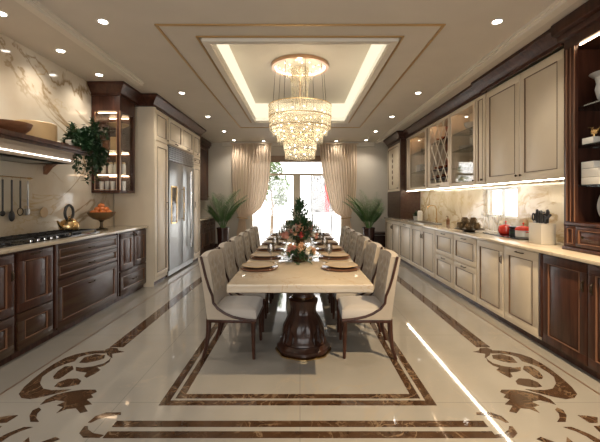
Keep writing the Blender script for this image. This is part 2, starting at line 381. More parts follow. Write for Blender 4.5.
# perimeter mouldings on the ceiling
def cornice(name, X0, a, b, sx):
    m = MB(); m.box(sx*X0, sx*(X0+.13), a, b, CZ-.028, CZ); m.box(sx*(X0+.02), sx*(X0+.10), a, b, CZ-.055, CZ-.028); return struct(name, m, 'mould')
cornice('trim_15', 2.14, Y0, 4.94, -1); cornice('trim_16', 2.08, Y0, 10.0, 1)
m = MB(); m.box(-2.18, 2.08, Y1-.16, Y1, CZ-.05, CZ); m.box(-2.18, 2.08, Y1-.09, Y1, CZ-.11, CZ-.05); struct('trim_17', m, 'mould')
m = MB(); m.box(-2.24, -2.22, Y0, 4.94, CZ-.008, CZ); m.box(2.19, 2.21, Y0, 10.0, CZ-.008, CZ); struct('trim_18', m, 'goldpaint')
m = MB(); m.box(XL, DX0, Y1-.018, Y1, 0, .12); m.box(DX1, XR, Y1-.018, Y1, 0, .12); struct('baseboard_far', m, 'wood')

# far French window
yw = Y1+.04
m = MB(); m.box(DX0, DX0+.07, yw, yw+.09, 0, DZ); m.box(DX1-.07, DX1, yw, yw+.09, 0, DZ); m.box(DX0+.07, DX1-.07, yw, yw+.09, DZ-.07, DZ); m.box(DX0+.07, DX1-.07, yw, yw+.09, 0, .05)
m.box(-.19, .01, yw+.004, yw+.086, .05, 2.05); m.box(DX0+.07, DX1-.07, yw, yw+.09, 2.05, 2.11)
w1 = struct('window_1', m, 'cream')
for i, (a, b, c, d) in enumerate(((DX0+.07, -.19, .05, 2.05), (.01, DX1-.07, .05, 2.05), (DX0+.07, DX1-.07, 2.11, DZ-.07))):
    MB().box(a, b, yw+.04, yw+.046, c, d).build('window_pane', 'glass', w1)
m = MB(); m.box(DX0+.03, DX1-.03, Y1-.055, Y1-.005, 2.42, 2.60, .006)
bl = tag(m.build('roller_blind', plain('brown_blind', (.27, .19, .13), .8)), 'rolled-up brown fabric blind across the top of the bright far window', 'blind')
# made-up glazed opening, stands in for a bright reflection on the backsplash
w2 = struct('reflection_opening', frame(0, 1, 0, 1, .1, 0, 1) if False else MB().box(XR+.05, XR+.09, WY0, WY0+.03, WZ0, WZ1).box(XR+.05, XR+.09, WY1-.03, WY1, WZ0, WZ1).box(XR+.05, XR+.09, WY0+.03, WY1-.03, WZ0, WZ0+.03).box(XR+.05, XR+.09, WY0+.03, WY1-.03, WZ1-.03, WZ1).box(XR+.05, XR+.09, 5.15, 5.17, WZ0+.03, WZ1-.03), 'white')
MB().box(XR+.068, XR+.072, WY0+.03, WY1-.03, WZ0+.03, WZ1-.03).build('window_pane', 'glass', w2)
bt = thing('reflection_slats', 'white slats in the made-up opening standing in for a bright backsplash reflection', 'blind', (XR+.02, 5.16, WZ1))
for k in range(7):
    MB().box(XR+.005, XR+.035, 4.74, 4.98, WZ1-.04-k*.042-.003, WZ1-.04-k*.042).build('slat', 'white', bt)
MB().box(XR+.003, XR+.037, 4.74, 5.58, WZ1-.02, WZ1-.002).build('head_rail', 'white', bt)

# outdoors
struct('ground', MB().box(-9, 9, Y1+.18, 30, -.12, -.02), 'stone')
m = MB(); rt = random.Random(4)
tr = thing('garden_tree', 'pale green leafy tree outside the left half of the far window', 'tree', (-1.15, 14.5, -.02))
m.tube([(-1.15, 14.5, -.02), (-1.1, 14.5, 1.0), (-1.2, 14.4, 2.2)], [.07, .055, .03]).tube([(-1.1, 14.5, 1.0), (-.7, 14.6, 1.9)], [.035, .015]).tube([(-1.12, 14.5, .9), (-1.6, 14.4, 1.8)], [.035, .015]); m.build('trunk', 'bark', tr)
m = MB()
for k in range(1500):
    c = rt.choice(((-1.2, 2.1, .5), (-.75, 1.9, .42), (-1.55, 1.7, .42), (-1.05, 2.6, .4), (-.8, 1.35, .3)))
    d = Vector((rt.gauss(0, 1), rt.gauss(0, 1), rt.gauss(0, 1))).normalized()*c[2]*rt.random()**.4
    m.leaf((c[0]+d.x, 14.5+d.y, c[1]+d.z), (rt.gauss(0, 1), rt.gauss(0, 1), rt.gauss(0, .6)), (0, 0, 1), .15, .10)
m.build('foliage', 'treel', tr, smooth=False)
sg = thing('garden_sign', 'grey painted board with white swirls and red band outside the window', 'sign', (.82, 14, -.02))
MB().box(.42, 1.30, 14, 14.08, .86, 2.36, .004).build('board', 'signgrey', sg)
MB().box(.98, 1.13, 13.985, 14.0, .88, 1.95).build('red_band', 'signred', sg)
MB().box(.46, .52, 14.01, 14.07, -.02, .86).box(1.2, 1.26, 14.01, 14.07, -.02, .86).build('post', 'signgrey', sg)
for pts in ([(.48, 2.3), (.56, 2.0), (.6, 1.75), (.66, 1.55)], [(.6, 2.28), (.62, 2.05), (.72, 1.95), (.78, 2.1), (.72, 2.26), (.63, 2.2)], [(.7, 1.95), (.74, 1.8), (.72, 1.62)], [(.84, 2.3), (.84, 2.12), (.9, 2.02), (.94, 2.2)]):
    MB().tube([(x, 13.995, z) for x, z in pts], .024, 6).build('brush_stroke', 'signwhite', sg)

# ------------------------------------------------------------------ curtains
def curtain(s, label):
    cx = -.155
    t = thing('curtain', label, 'curtain', (cx+s*1.2, Y1-.16, 0), 'curtains at the far window')
    Z = [2.92, 2.5, 2.1, 1.7, 1.4, 1.15, .98, .88, .82, .7, .4, .02]
    I = [.655, .665, .69, .73, .80, .92, 1.09, 1.31, 1.37, 1.36, 1.32, 1.30]
    if s > 0: I = [.70, .73, .79, .88, .95, 1.03, 1.13, 1.32, 1.37, 1.36, 1.32, 1.30]
    O = [1.74, 1.74, 1.74, 1.73, 1.71, 1.66, 1.60, 1.555, 1.54, 1.57, 1.62, 1.64]
    def lerp(A, z):
        for k in range(len(Z)-1):
            if Z[k] >= z >= Z[k+1]:
                f = (Z[k]-z)/(Z[k]-Z[k+1]); f = f*f*(3-2*f)*.4+f*.6
                return A[k]+(A[k+1]-A[k])*f
        return A[-1]
    def f(u, v):
        z = 2.92-2.90*v; i, o = lerp(I, z), lerp(O, z); sag = 0
        if z > .86: # swagged cloth: inner folds sag lower than the tie
            sag = 0
        wd = (o-i)/1.1; am = .006+.011*wd
        x = i+(o-i)*u; y = Y1-.16+am*math.sin(u*2*PI*13+.5*math.sin(z*2))+.008*math.sin(u*2*PI*4+1.7)
        return (cx+s*x, y, z)
    m = MB(); m.grid(f, 156, 60); o = m.build('drape', 'curtain', t, smooth=70)
    zt = .85; xa, xb = cx+s*1.33, cx+s*1.56
    m = MB(); pts = [((xa+xb)/2+.145*math.cos(a), Y1-.16+.055*math.sin(a), zt+s*.02*math.cos(a)) for a in [2*PI*k/20 for k in range(20)]]
    m.tube(pts, .016, 6, True); m.build('tie_back', 'tan', t)
    m = MB(); m.box(cx+s*.62, cx+s*1.78, Y1-.2, Y1-.12, 2.9, 2.935); m.build('heading', 'curtain', t)
curtain(-1, 'pleated beige curtain tied back at the left side of far window')
curtain(1, 'pleated beige curtain tied back at the right side of far window')

# ------------------------------------------------------------------ cabinetry
class Face:
    """front plane at x = X, s = +1 when it faces +x; w is measured outwards"""
    def __init__(f, X, s): f.X = X; f.s = s
    def box(f, m, y0, y1, z0, z1, w0, w1, bev=0): return m.box(f.X+f.s*w0, f.X+f.s*w1, y0, y1, z0, z1, bev)
def pull(parent, F, y, z, kind, mat='bronze', L=.12):
    m = MB(); X, s = F.X, F.s
    if kind == 'knob':
        m.lathe([(.004, 0), (.006, .012), (.013, .018), (.014, .026), (.008, .031), (0, .032)], (X, y, z), 12, axis=Matrix.Rotation(s*PI/2, 3, 'Y')); nm = 'knob'
    elif kind == 'bar':
        m.tube([(X, y-L/2, z), (X+s*.022, y-L/2+.008, z), (X+s*.026, y, z), (X+s*.022, y+L/2-.008, z), (X, y+L/2, z)], .0055, 8); nm = 'handle'
    elif kind == 'vbar':
        m.tube([(X, y, z-L/2), (X+s*.022, y, z-L/2+.008), (X+s*.026, y, z), (X+s*.022, y, z+L/2-.008), (X, y, z+L/2)], .0055, 8); nm = 'handle'
    elif kind == 'drop':
        m.box(X, X+s*.004, y-.01, y+.01, z-.045, z+.045, .002); m.tube([(X+s*.004, y, z+.03), (X+s*.016, y, z+.024), (X+s*.018, y, z-.02), (X+s*.010, y, z-.032)], .005, 8); nm = 'handle'
    m.build(nm, mat, parent)
def panel(parent, name, F, y0, y1, z0, z1, mat, line, hd=None, hpos=None, fw=None, gap=.003):
    y0 += gap; y1 -= gap; z0 += gap; z1 -= gap; w, h = y1-y0, z1-z0
    fw = fw or min(.072, .24*min(w, h)); m = MB()
    F.box(m, y0, y1, z0, z0+fw, -.02, 0, .002); F.box(m, y0, y1, z1-fw, z1, -.02, 0, .002)
    F.box(m, y0, y0+fw, z0+fw, z1-fw, -.02, 0, .002); F.box(m, y1-fw, y1, z0+fw, z1-fw, -.02, 0, .002)
    F.box(m, y0+fw, y1-fw, z0+fw, z1-fw, -.02, -.010)
    g = .016
    if w-2*fw > .08 and h-2*fw > .06:
        # raised centre field with sloping edges
        a = [(y0+fw+g, z0+fw+g), (y1-fw-g, z0+fw+g), (y1-fw-g, z1-fw-g), (y0+fw+g, z1-fw-g)]; k = .018
        b = [(a[0][0]+k, a[0][1]+k), (a[1][0]-k, a[1][1]+k), (a[2][0]-k, a[2][1]-k), (a[3][0]+k, a[3][1]-k)]
        va = [m.b.verts.new((F.X-F.s*.0101, p[0], p[1])) for p in a]; vb = [m.b.verts.new((F.X-F.s*.002, p[0], p[1])) for p in b]
        for i in range(4): m.b.faces.new((va[i], va[(i+1) % 4], vb[(i+1) % 4], vb[i]))
        m.b.faces.new(vb); m.b.faces.new(va[::-1])
    o = m.build(name, mat, parent)
    t = .006; m = MB(); a0, a1, b0, b1 = y0+fw, y1-fw, z0+fw, z1-fw
    for (p, q, r_, u) in ((a0, a1, b0, b0+t), (a0, a1, b1-t, b1), (a0, a0+t, b0+t, b1-t), (a1-t, a1, b0+t, b1-t)): F.box(m, p, q, r_, u, -.010, .0025)
    m.build('moulding', line, o, smooth=False)
    if hd:
        hy, hz = hpos if hpos else ((y0+y1)/2, (z0+z1)/2)
        pull(o, F, hy, hz, hd)
    return o
def cabinet(name, label, group, F, y0, y1, z0, z1, depth, mat, toe=True, cat='cabinet', hollow=False, shelves=(), back='wood'):
    t = thing(name, label, cat, (F.X-F.s*depth/2, (y0+y1)/2, z0), group); m = MB(); zb = z0+.06 if toe else z0
    if not hollow: F.box(m, y0+.0015, y1-.0015, zb, z1, -depth, -.021)
    else:
        F.box(m, y0+.0015, y1-.0015, zb, zb+.02, -depth, -.021); F.box(m, y0+.0015, y1-.0015, z1-.02, z1, -depth, -.021)
        F.box(m, y0+.0015, y0+.02, zb+.02, z1-.02, -depth, -.021); F.box(m, y1-.02, y1-.0015, zb+.02, z1-.02, -depth, -.021)
        F.box(m, y0+.02, y1-.02, zb+.02, z1-.02, -depth, -depth+.012)
    m.build('carcass', mat, t)
    if toe:
        m = MB(); F.box(m, y0+.0015, y1-.0015, z0, z0+.06, -depth, -.05); m.build('toe_kick', 'wood', t)
    for sz in shelves:
        m = MB(); F.box(m, y0+.021, y1-.021, sz, sz+.012, -depth+.013, -.04); m.build('shelf', 'shelfg', t)
    return t

# ---- left base run (dark walnut)
FL = Face(-2.38, 1); LZ = .92; DL = .50
gL = 'dark walnut base cabinets on the left'
def crest(z): return z-.03
t = cabinet('base_cabinet', 'dark walnut drawer unit with three wide drawers below the gas hob', gL, FL, 3.49, 4.73, 0, LZ, DL, 'wood')
panel(t, 'drawer', FL, 3.53, 4.69, .73, .90, 'woodh', 'woodline', 'bar', None, .035)
panel(t, 'drawer', FL, 3.53, 4.69, .56, .73, 'woodh', 'woodline', 'bar', None, .035)
panel(t, 'drawer', FL, 3.53, 4.69, .07, .555, 'woodh', 'woodline', 'bar', (4.11, .42))
for q in (3.495, 4.69): m = MB(); FL.box(m, q, q+.035, .1, LZ, -.02, .004, .003); m.build('stile', 'wood', t)
for k, (a, b, lab) in enumerate(((3.02, 3.49, 'dark walnut unit left of the wide drawers, door above one drawer'), (2.50, 3.02, 'second dark walnut door and drawer unit left of the wide drawers'), (1.98, 2.50, 'walnut door and drawer unit at the near left frame edge'))):
    t = cabinet('base_cabinet', lab, gL, FL, a, b, 0, LZ, DL, 'wood')
    panel(t, 'door', FL, a+.02, b-.02, .39, .90, 'wood', 'woodline', 'bar' if k == 0 else 'drop', (b-.25, .872) if k == 0 else (b-.045, .72))
    panel(t, 'drawer', FL, a+.02, b-.02, .07, .385, 'woodh', 'woodline', 'bar' if k == 1 else None, None)
t = cabinet('base_cabinet', 'dark walnut unit beside the tall cream panel, two narrow doors over a drawer', gL, FL, 4.73, 5.59, 0, LZ, DL, 'wood')
panel(t, 'door', FL, 4.77, 5.15, .40, .90, 'wood', 'woodline', 'knob', (5.12, .86)); panel(t, 'door', FL, 5.17, 5.57, .40, .90, 'wood', 'woodline', 'knob', (5.2, .86))
panel(t, 'drawer', FL, 4.77, 5.57, .07, .39, 'woodh', 'woodline', 'bar')
# worktop
m = MB(); m.box(XL+.001, -2.35, 1.2, 5.590, LZ+.001, LZ+.032, .006)
tag(m.build('worktop', 'counter'), 'cream marble worktop along the left wall under the hood', 'worktop')
LT = LZ+.032
# ---- tall cream block with fridge
FT = Face(-2.27, 1); TZ = 2.80
t = cabinet('tall_cabinet', 'tall narrow cream cabinet on the near side of the fridge', 'tall cream cabinets', FT, 5.6, 6.22, 0, TZ, .62, 'cream')
panel(t, 'door', FT, 5.66, 6.19, .12, 2.28, 'cream', 'creamline', 'vbar', (6.14, 1.25)); panel(t, 'door', FT, 5.66, 6.19, 2.30, TZ-.01, 'cream', 'creamline', 'knob', (6.14, 2.36))
m = MB(); FT.box(m, 5.602, 5.66, .1, TZ, -.02, .01, .003); m.build('stile', 'cream', t)
m = MB(); m.box(-2.88, -2.27, 5.592, 5.598, .0, TZ); m.build('side_panel', 'cream', t)
t = cabinet('wall_cabinet', 'cream two-door cupboard above the stainless fridge', 'tall cream cabinets', FT, 6.22, 7.67, 2.32, TZ, .62, 'cream', toe=False)
panel(t, 'door', FT, 6.24, 6.95, 2.33, TZ-.01, 'cream', 'creamline', 'bar', (6.6, 2.36)); panel(t, 'door', FT, 6.95, 7.65, 2.33, TZ-.01, 'cream', 'creamline', 'bar', (7.3, 2.36))
t = cabinet('tall_cabinet', 'tall narrow cream cabinet on the far side of the fridge', 'tall cream cabinets', FT, 7.67, 8.22, 0, TZ, .62, 'cream')
panel(t, 'door', FT, 7.69, 8.19, .12, 2.10, 'cream', 'creamline', 'vbar', (7.74, 1.25)); panel(t, 'door', FT, 7.69, 8.19, 2.12, 2.30, 'cream', 'creamline', 'knob', (7.74, 2.2)); panel(t, 'door', FT, 7.69, 8.19, 2.32, TZ-.01, 'cream', 'creamline', 'knob', (7.94, 2.36))
def crown(name, label, pts, prof, mat='wood'):
    """sweep profile (out, z) along a plan polyline, outward to the right of travel"""
    m = MB(); n = len(pts); rings = []
    for i, p in enumerate(pts):
        p = Vector(p); d0 = (p-Vector(pts[i-1])).normalized() if i else None; d1 = (Vector(pts[i+1])-p).normalized() if i < n-1 else None
        d0 = d0 or d1; d1 = d1 or d0
        n0 = Vector((d0.y, -d0.x)); n1 = Vector((d1.y, -d1.x)); bis = (n0+n1); bis = bis/(bis.dot(n0))
        rings.append([m.b.verts.new((p.x+bis.x*o, p.y+bis.y*o, z)) for o, z in prof])
    k = len(prof)
    for a, b in zip(rings, rings[1:]):
        for i in range(k): m.b.faces.new((a[i], a[(i+1) % k], b[(i+1) % k], b[i]))
    m.b.faces.new(rings[0]); m.b.faces.new(rings[-1][::-1])
    return tag(m.build(name, mat), label, 'crown moulding')
CR = [(-.02, 2.80), (.012, 2.80), (.012, 2.835), (.03, 2.85), (.045, 2.88), (.08, 2.91), (.10, 2.93), (.10, 2.967), (-.02, 2.967)]
# fridge
fr = thing('fridge', 'built-in stainless steel double-door fridge between tall cream cabinets', 'fridge', (-2.58, 6.945, 0))
m = MB(); FT.box(m, 6.225, 7.665, .02, 2.315, -.62, -.03); m.build('body', 'bronze', fr)
m = MB(); FT.box(m, 6.23, 6.94, .12, 2.03, -.03, .012, .004); dl = m.build('door', 'steel', fr)
m = MB(); FT.box(m, 6.95, 7.66, .12, 2.03, -.03, .012, .004); dr = m.build('door', 'steel', fr)
m = MB(); FT.box(m, 6.23, 7.66, .03, .11, -.03, -.01); m.build('plinth_grille', 'steel', fr)
m = MB()
for k in range(7): FT.box(m, 6.23, 7.66, 2.05+k*.037, 2.05+k*.037+.024, -.03, .008, .002)
m.build('ventilation_grille', 'steel', fr)
F2 = Face(-2.258, 1)
m = MB()
for (a, b, c, d) in ((6.30, 6.60, .93, .955), (6.30, 6.60, 1.575, 1.60), (6.30, 6.325, .955, 1.575), (6.575, 6.60, .955, 1.575)): F2.box(m, a, b, c, d, 0, .012, .002)
g = m.build('dispenser_frame', 'gold', dl); g['label'] = 'gold frame'
m = MB(); F2.box(m, 6.325, 6.575, .955, 1.575, 0, .004); m.build('dispenser_panel', 'blackgl', dl)
m = MB(); X = -2.21; m.tube([(X-.045, 6.86, 1.0), (X, 6.86, 1.0)], .009).tube([(X-.045, 6.86, 1.55), (X, 6.86, 1.55)], .009).tube([(X, 6.86, .95), (X, 6.86, 1.6)], .014, 10); m.build('handle', 'gold', dl)
m = MB(); m.tube([(X-.045, 7.30, .6), (X, 7.30, .6)], .01).tube([(X-.045, 7.30, 1.8), (X, 7.30, 1.8)], .01).tube([(X, 7.30, .4), (X, 7.30, 1.93)], .02, 12); m.build('handle', 'chrome', dr)
# far-left coffee station
FC = Face(-2.38, 1)
t = cabinet('base_cabinet', 'low dark walnut cabinet beyond the tall fridge block, near palm', gL, FC, 8.25, 10.16, 0, .85, .50, 'wood')
for a, b in ((8.27, 8.90), (8.90, 9.53), (9.53, 10.14)):
    panel(t, 'door', FC, a, b, .12, .60, 'woodh', 'woodline', 'knob', (a+.06, .55)); panel(t, 'drawer', FC, a, b, .60, .84, 'woodh', 'woodline', 'knob')
tag(MB().box(XL+.001, -2.35, 8.24, 10.18, .851, .883, .004).build('worktop', 'counter'), 'short pale worktop on the low walnut cabinet beyond the fridge', 'worktop')
FU = Face(-2.58, 1)
t = cabinet('wall_cabinet', 'dark walnut wall cabinet beyond the tall fridge block', None, FU, 8.25, 10.16, 1.34, 2.80, .30, 'wood', toe=False)
for a, b in ((8.27, 9.2), (9.2, 10.14)): panel(t, 'door', FU, a, b, 1.35, 2.79, 'wood', 'woodline', 'knob', (b-.06, 1.45))
crown('crown_moulding', 'walnut crown moulding over the wall cabinet beyond the fridge', [(-2.58, 8.35), (-2.58, 10.16)][::-1], CR[::1]) if False else None
m = MB(); m.box(XL+.001, -2.54, 8.36, 10.17, 2.801, 2.86, .006).box(XL+.001, -2.50, 8.36, 10.17, 2.86, 2.965, .01); tag(m.build('crown_moulding', 'wood'), 'walnut crown moulding over the wall cabinet beyond the fridge', 'crown moulding')
cm = thing('coffee_machine', 'small dark coffee machine on the worktop beyond the fridge', 'coffee machine', (-2.62, 8.9, .883))
MB().box(-2.76, -2.50, 8.8, 9.0, .884, .92, .008).box(-2.76, -2.64, 8.8, 9.0, .92, 1.2, .01).build('body', 'blackp', cm)
MB().box(-2.76, -2.5, 8.8, 9.0, 1.12, 1.22, .015).build('brew_head', 'steel', cm); MB().cyl((-2.57, 8.9, 0), .035, .93, 1.0).build('jug', 'drink', cm)

# ---- corner glass cabinet on the left wall
GX, GA, GB, GZ0, GZ1 = -2.50, 5.0, 5.45, 1.45, 2.62
t = thing('glass_cabinet', 'dark walnut corner wall cabinet with glazed sides and lit shelves, left', 'cabinet', (-2.66, 5.3, GZ0))
m = MB(); xa = XL+.003
m.box(xa, GX, GA, GB, GZ0, GZ0+.035, .004); m.box(xa, GX, GA, GB, GZ1-.03, 2.80, .004)
m.box(xa, xa+.012, GA+.04, GB, GZ0+.035, GZ1-.03); m.box(xa, GX, GB-.012, GB, GZ0+.035, GZ1-.03)
for (p, q) in ((xa, GA), (GX-.045, GA), (GX-.045, GB-.057)): m.box(p, p+.045, q, q+.045, GZ0+.035, GZ1-.03, .003)
m.box(xa, -2.62, GB, 5.59, GZ0, 2.80)
m.build('carcass', 'wood', t)
m = MB(); m.box(xa+.045, GX-.045, GA+.018, GA+.024, GZ0+.035, GZ1-.03); m.build('glass_pane', 'cabglass', t)
m = MB(); m.box(GX-.026, GX-.020, GA+.045, GB-.057, GZ0+.035, GZ1-.03); m.build('glass_pane', 'cabglass', t)
m = MB(); m.box(GX-.004, GX+.004, GA-.004, GA+.004, GZ0+.04, GZ1-.03); m.box(xa+.045, GX-.05, GA-.003, GA+.003, GZ1-.05, GZ1-.044); m.box(xa+.045, xa+.051, GA-.003, GA+.003, GZ0+.04, GZ1-.05); m.box(GX-.054, GX-.048, GA-.003, GA+.003, GZ0+.04, GZ1-.05); m.box(xa+.051, GX-.054, GA-.003, GA+.003, GZ0+.04, GZ0+.046); m.build('moulding', 'rose', t)
SHG = (1.72, 2.05, 2.33)
for zz in SHG:
    m = MB(); m.box(xa+.015, GX-.05, GA+.05, GB-.06, zz-.012, zz); m.build('shelf', 'shelfg', t)
for zz in (1.70, 2.57): MB().box(xa+.06, GX-.07, GA+.055, GA+.067, zz-.004 if zz < 2 else zz, zz+.006 if zz < 2 else zz+.01).build('shelf_light', 'ledsoft', t)
for zz in (1.70, 2.035, 2.57): MB().box(xa+.03, GX-.08, GB-.035, GB-.023, zz, zz+.010).build('shelf_light', 'ledsoft', t)
def jar(c, r, h, name, label, cat, group, mat='white', lid='tan'):
    t = thing(name, label, cat, c, group)
    MB().lathe([(r*.9, 0), (r, .01), (r, h*.7), (r*.8, h*.82), (r*.8, h*.86)], c, 16).build('body', mat, t)
    MB().lathe([(r*.85, h*.86), (r*.85, h*.96), (r*.3, h), (0, h)], c, 16).build('lid', lid, t); return t
j0 = None
for k in range(4):
    lab = ('first', 'second', 'third', 'rightmost')[k]+' white storage jar from the left on glass cabinet middle shelf'
    p = (-2.80+k*.09, 5.13+.02*(k % 2), SHG[0])
    if j0 is None: j0 = jar(p, .036, .17, 'storage_jar', lab, 'jar', 'white jars in the corner glass cabinet')
    else: place(dup(j0), p, 0, lab)
g0 = None
def glassbody(c, name, label, group, r=.03, h=.12, mat='drink'):
    m = MB(); m.lathe([(r*.8, 0), (r, h), (r*.93, h), (r*.74, .008), (0, .008)], c, 16); return tag(m.build(name, mat), label, 'glass', group)
for k in range(5):
    lab = ('leftmost', 'second', 'middle', 'fourth', 'rightmost')[k]+' small tumbler on the bottom of the corner glass cabinet'
    o = glassbody((-2.82+k*.078, 5.12, GZ0+.035), 'tumbler', lab, 'tumblers in the corner glass cabinet', .03, .13, 'grey' if k % 2 else 'white')
tag(MB().box(-2.70, -2.60, 5.12, 5.22, SHG[1], SHG[1]+.2, .008).build('canister', 'tan'), 'tall square tan canister on the upper shelf of corner glass cabinet', 'canister')
tag(MB().box(-2.82, -2.73, 5.14, 5.2, SHG[1], SHG[1]+.15, .006).build('tea_box', 'bowlw'), 'small brown box beside the tan canister in corner cabinet', 'box')
t = thing('footed_dish', 'wide shallow pale dish on a foot, top shelf of corner cabinet', 'dish', (-2.66, 5.26, SHG[2]))
MB().lathe([(.05, 0), (.045, .01), (.015, .02), (.015, .06), (.04, .07)], (-2.66, 5.26, SHG[2]), 20).build('foot', 'white', t)
MB().lathe([(.03, .068), (.10, .085), (.15, .12), (.145, .125), (.09, .095), (0, .08)], (-2.66, 5.26, SHG[2]), 24).build('bowl', 'tan', t)
# crown around glass cabinet, side panel and tall block
crown('crown_moulding', 'dark walnut crown moulding stepping round corner cabinet and fridge block', [(XL+.003, 5.0), (-2.50, 5.0), (-2.50, 5.56), (-2.27, 5.56), (-2.27, 8.24), (-2.50, 8.24)], [(o-0.0, z) for o, z in CR])

# ---- hood
HX = -2.45; h = thing('range_hood', 'mantel range hood with walnut shelf and bright light strip, left wall', 'range hood', (-2.67, 3.0, 1.72))
MB().box(XL+.002, HX+.04, 1.9, 4.22, 1.885, 1.93, .008).box(XL+.002, HX+.02, 1.92, 4.2, 1.86, 1.885, .006).build('mantel_shelf', 'wood', h)
MB().box(XL+.002, HX, 2.0, 3.88, 1.735, 1.859, .004).box(XL+.002, HX+.008, 1.99, 3.89, 1.835, 1.859).box(XL+.002, HX+.004, 1.995, 3.885, 1.735, 1.745).build('hood_body', plain('taupe_lacquer', (.27, .215, .165), .4), h)
MB().box(HX+.001, HX+.005, 2.05, 3.84, 1.765, 1.774).build('light_strip', 'ledh', h)
MB().box(XL+.1, HX-.1, 2.3, 3.7, 1.728, 1.7345).build('filter_panel', 'steel', h)
cb = MB(); pts = [(XL+.03+.0+.40*a, .0) for a in (0,)]
ln = [(-2.895, 1.70), (-2.86, 1.72), (-2.80, 1.77), (-2.70, 1.82), (-2.56, 1.845), (-2.56, 1.859), (-2.895, 1.859)]
ln2 = [(-2.895, 1.64), (-2.87, 1.665), (-2.83, 1.72), (-2.76, 1.765), (-2.66, 1.785), (-2.60, 1.80), (-2.56, 1.83), (-2.56, 1.859), (-2.62, 1.859), (-2.64, 1.83), (-2.74, 1.815), (-2.83, 1.79), (-2.88, 1.73), (-2.895, 1.73)]
for yy in (4.06, 1.94): MB().prism(ln2, yy, yy+.06, 'xz').build('corbel', 'woodline', h)
# things on the mantel shelf
HS = 1.93
t = tag(MB().lathe([(.06, 0), (.07, .008), (.12, .03), (.165, .075), (.178, .115), (.168, .115), (.15, .08), (.10, .045), (0, .03)], (-2.63, 3.25, HS), 32).build('serving_bowl', 'bowlw'), 'wide turned brown wooden bowl on the hood mantel', 'bowl')
bb = tag(MB().lathe([(.17, 0), (.185, .02), (.185, .19), (.175, .2), (.165, .19), (.165, .02), (0, .02)], (-2.69, 3.66, HS), 32).build('ceramic_tub', 'tan'), 'large tan round tub behind the wooden bowl on the mantel', 'tub')
t = thing('small_dish', 'shallow brown dish holding a pale lump beside the trailing plant', 'dish', (-2.62, 3.95, HS))
MB().lathe([(.04, 0), (.09, .02), (.10, .035), (.09, .033), (0, .012)], (-2.62, 3.90, HS), 24).build('dish', 'bowlw', t); MB().ball((-2.62, 3.90, HS+.035), .045, 10, (1, 1, .5)).build('butter_lump', 'creamfl', t)
# trailing plant
t = thing('trailing_plant', 'dark green trailing plant hanging from the end of the mantel', 'plant', (-2.60, 4.12, HS))
MB().lathe([(.05, 0), (.07, .03), (.075, .10), (.068, .10), (.06, .04), (0, .03)], (-2.60, 4.12, HS), 20).build('pot', 'white', t)
m = MB(); ms = MB(); rp = random.Random(11)
for k in range(60):
    a = rp.uniform(0, 2*PI); far = k > 8
    out = rp.uniform(.10, .26); drop = rp.uniform(.0, .42)*rp.random()+.06 if k > 16 else rp.uniform(-.16, .02)
    a = rp.uniform(-.9, 2.1) if k > 16 else rp.uniform(-.6, 3.4)
    p0 = Vector((-2.60, 4.17, HS+.09)); pts = []
    for q in range(9):
        f = q/8; r_ = out*min(1, f*1.7)
        x = p0.x+math.cos(a)*r_; y = p0.y+math.sin(a)*r_*1.7+.05*f
        z = p0.z+.09*math.sin(min(1, f*1.6)*PI)-drop*max(0, f-.25)/.75*1.15+ (0 if k > 16 else -drop*f)
        x = max(XL+.03, x); pts.append(Vector((x, y, z)))
    ms.tube(pts, .0025, 4)
    for q in range(1, 9):
        for w_ in range(7):
            d = Vector((rp.gauss(0, 1), rp.gauss(0, 1), rp.gauss(-.3, .7))); pp = pts[q]+Vector((rp.uniform(-.02, .02), rp.uniform(-.02, .02), rp.uniform(-.02, .02)))
            if pp.x < XL+.06: d.x = abs(d.x)
            m.leaf(pp, d, (0, 0, 1), .062, .036)
ms.build('stem', 'leafd', t); m.build('foliage', 'leafd', t, smooth=False)

# ---- utensil rail on left wall
t = thing('utensil_rail', 'thin metal rail with hooks on left marble wall under the hood', 'rail', (XL+.02, 3.3, 1.58))
MB().tube([(XL+.03, 2.6, 1.58), (XL+.03, 3.86, 1.58)], .006).build('bar', 'gold', t)
MB().box(XL+.001, XL+.03, 2.62, 2.635, 1.57, 1.59).box(XL+.001, XL+.03, 3.83, 3.845, 1.57, 1.59).build('bracket', 'gold', t)
UY = (2.95, 3.19, 3.37, 3.47, 3.58, 3.69, 3.79)
for yy in UY: MB().tube([(XL+.03, yy, 1.588), (XL+.038, yy, 1.575), (XL+.036, yy, 1.56), (XL+.028, yy, 1.55), (XL+.03, yy, 1.545)], .002, 5).build('hook', 'gold', t)
def utensil(kind, y, label, L=.25):
    x = XL+.034; z = 1.56; c = (x, y, z-L); t = thing(kind, label, kind.replace('_', ' '), (x, y, z-L), 'utensils hanging from the wall rail')
    MB().box(x-.003, x+.003, y-.0105, y+.0105, z-L+.0, z-.01, .002).build('handle', 'blackp' if kind != 'spatula' else 'steel', t)
    m = MB()
    if kind == 'serving_spoon': m.ball((x, y, z-L-.03), .05, 12, (.28, .75, 1.1)); mt = 'blackp'
    elif kind == 'ladle': m.ball((x, y, z-L-.02), .035, 12, (.5, .8, .8)); mt = 'blackp'
    elif kind == 'strainer':
        m.tube([(x, y+.038*math.cos(a), z-L-.03+.038*math.sin(a)) for a in [2*PI*k/16 for k in range(16)]], .005, 6, True); mt = 'bronze'
    else: m.box(x-.003, x+.003, y-.03, y+.03, z-L-.07, z-L, .003); mt = 'steel'
    m.build('head', mt, t); return t
utensil('serving_spoon', 3.58, 'big black serving spoon hanging from the wall rail', .34)
utensil('strainer', 3.69, 'round bronze strainer ring hanging from the wall rail', .30)
utensil('spatula', 3.79, 'steel spatula hanging nearest the right end of the wall rail', .30)
utensil('ladle', 3.47, 'black ladle hanging at the left frame edge from the wall rail', .32)
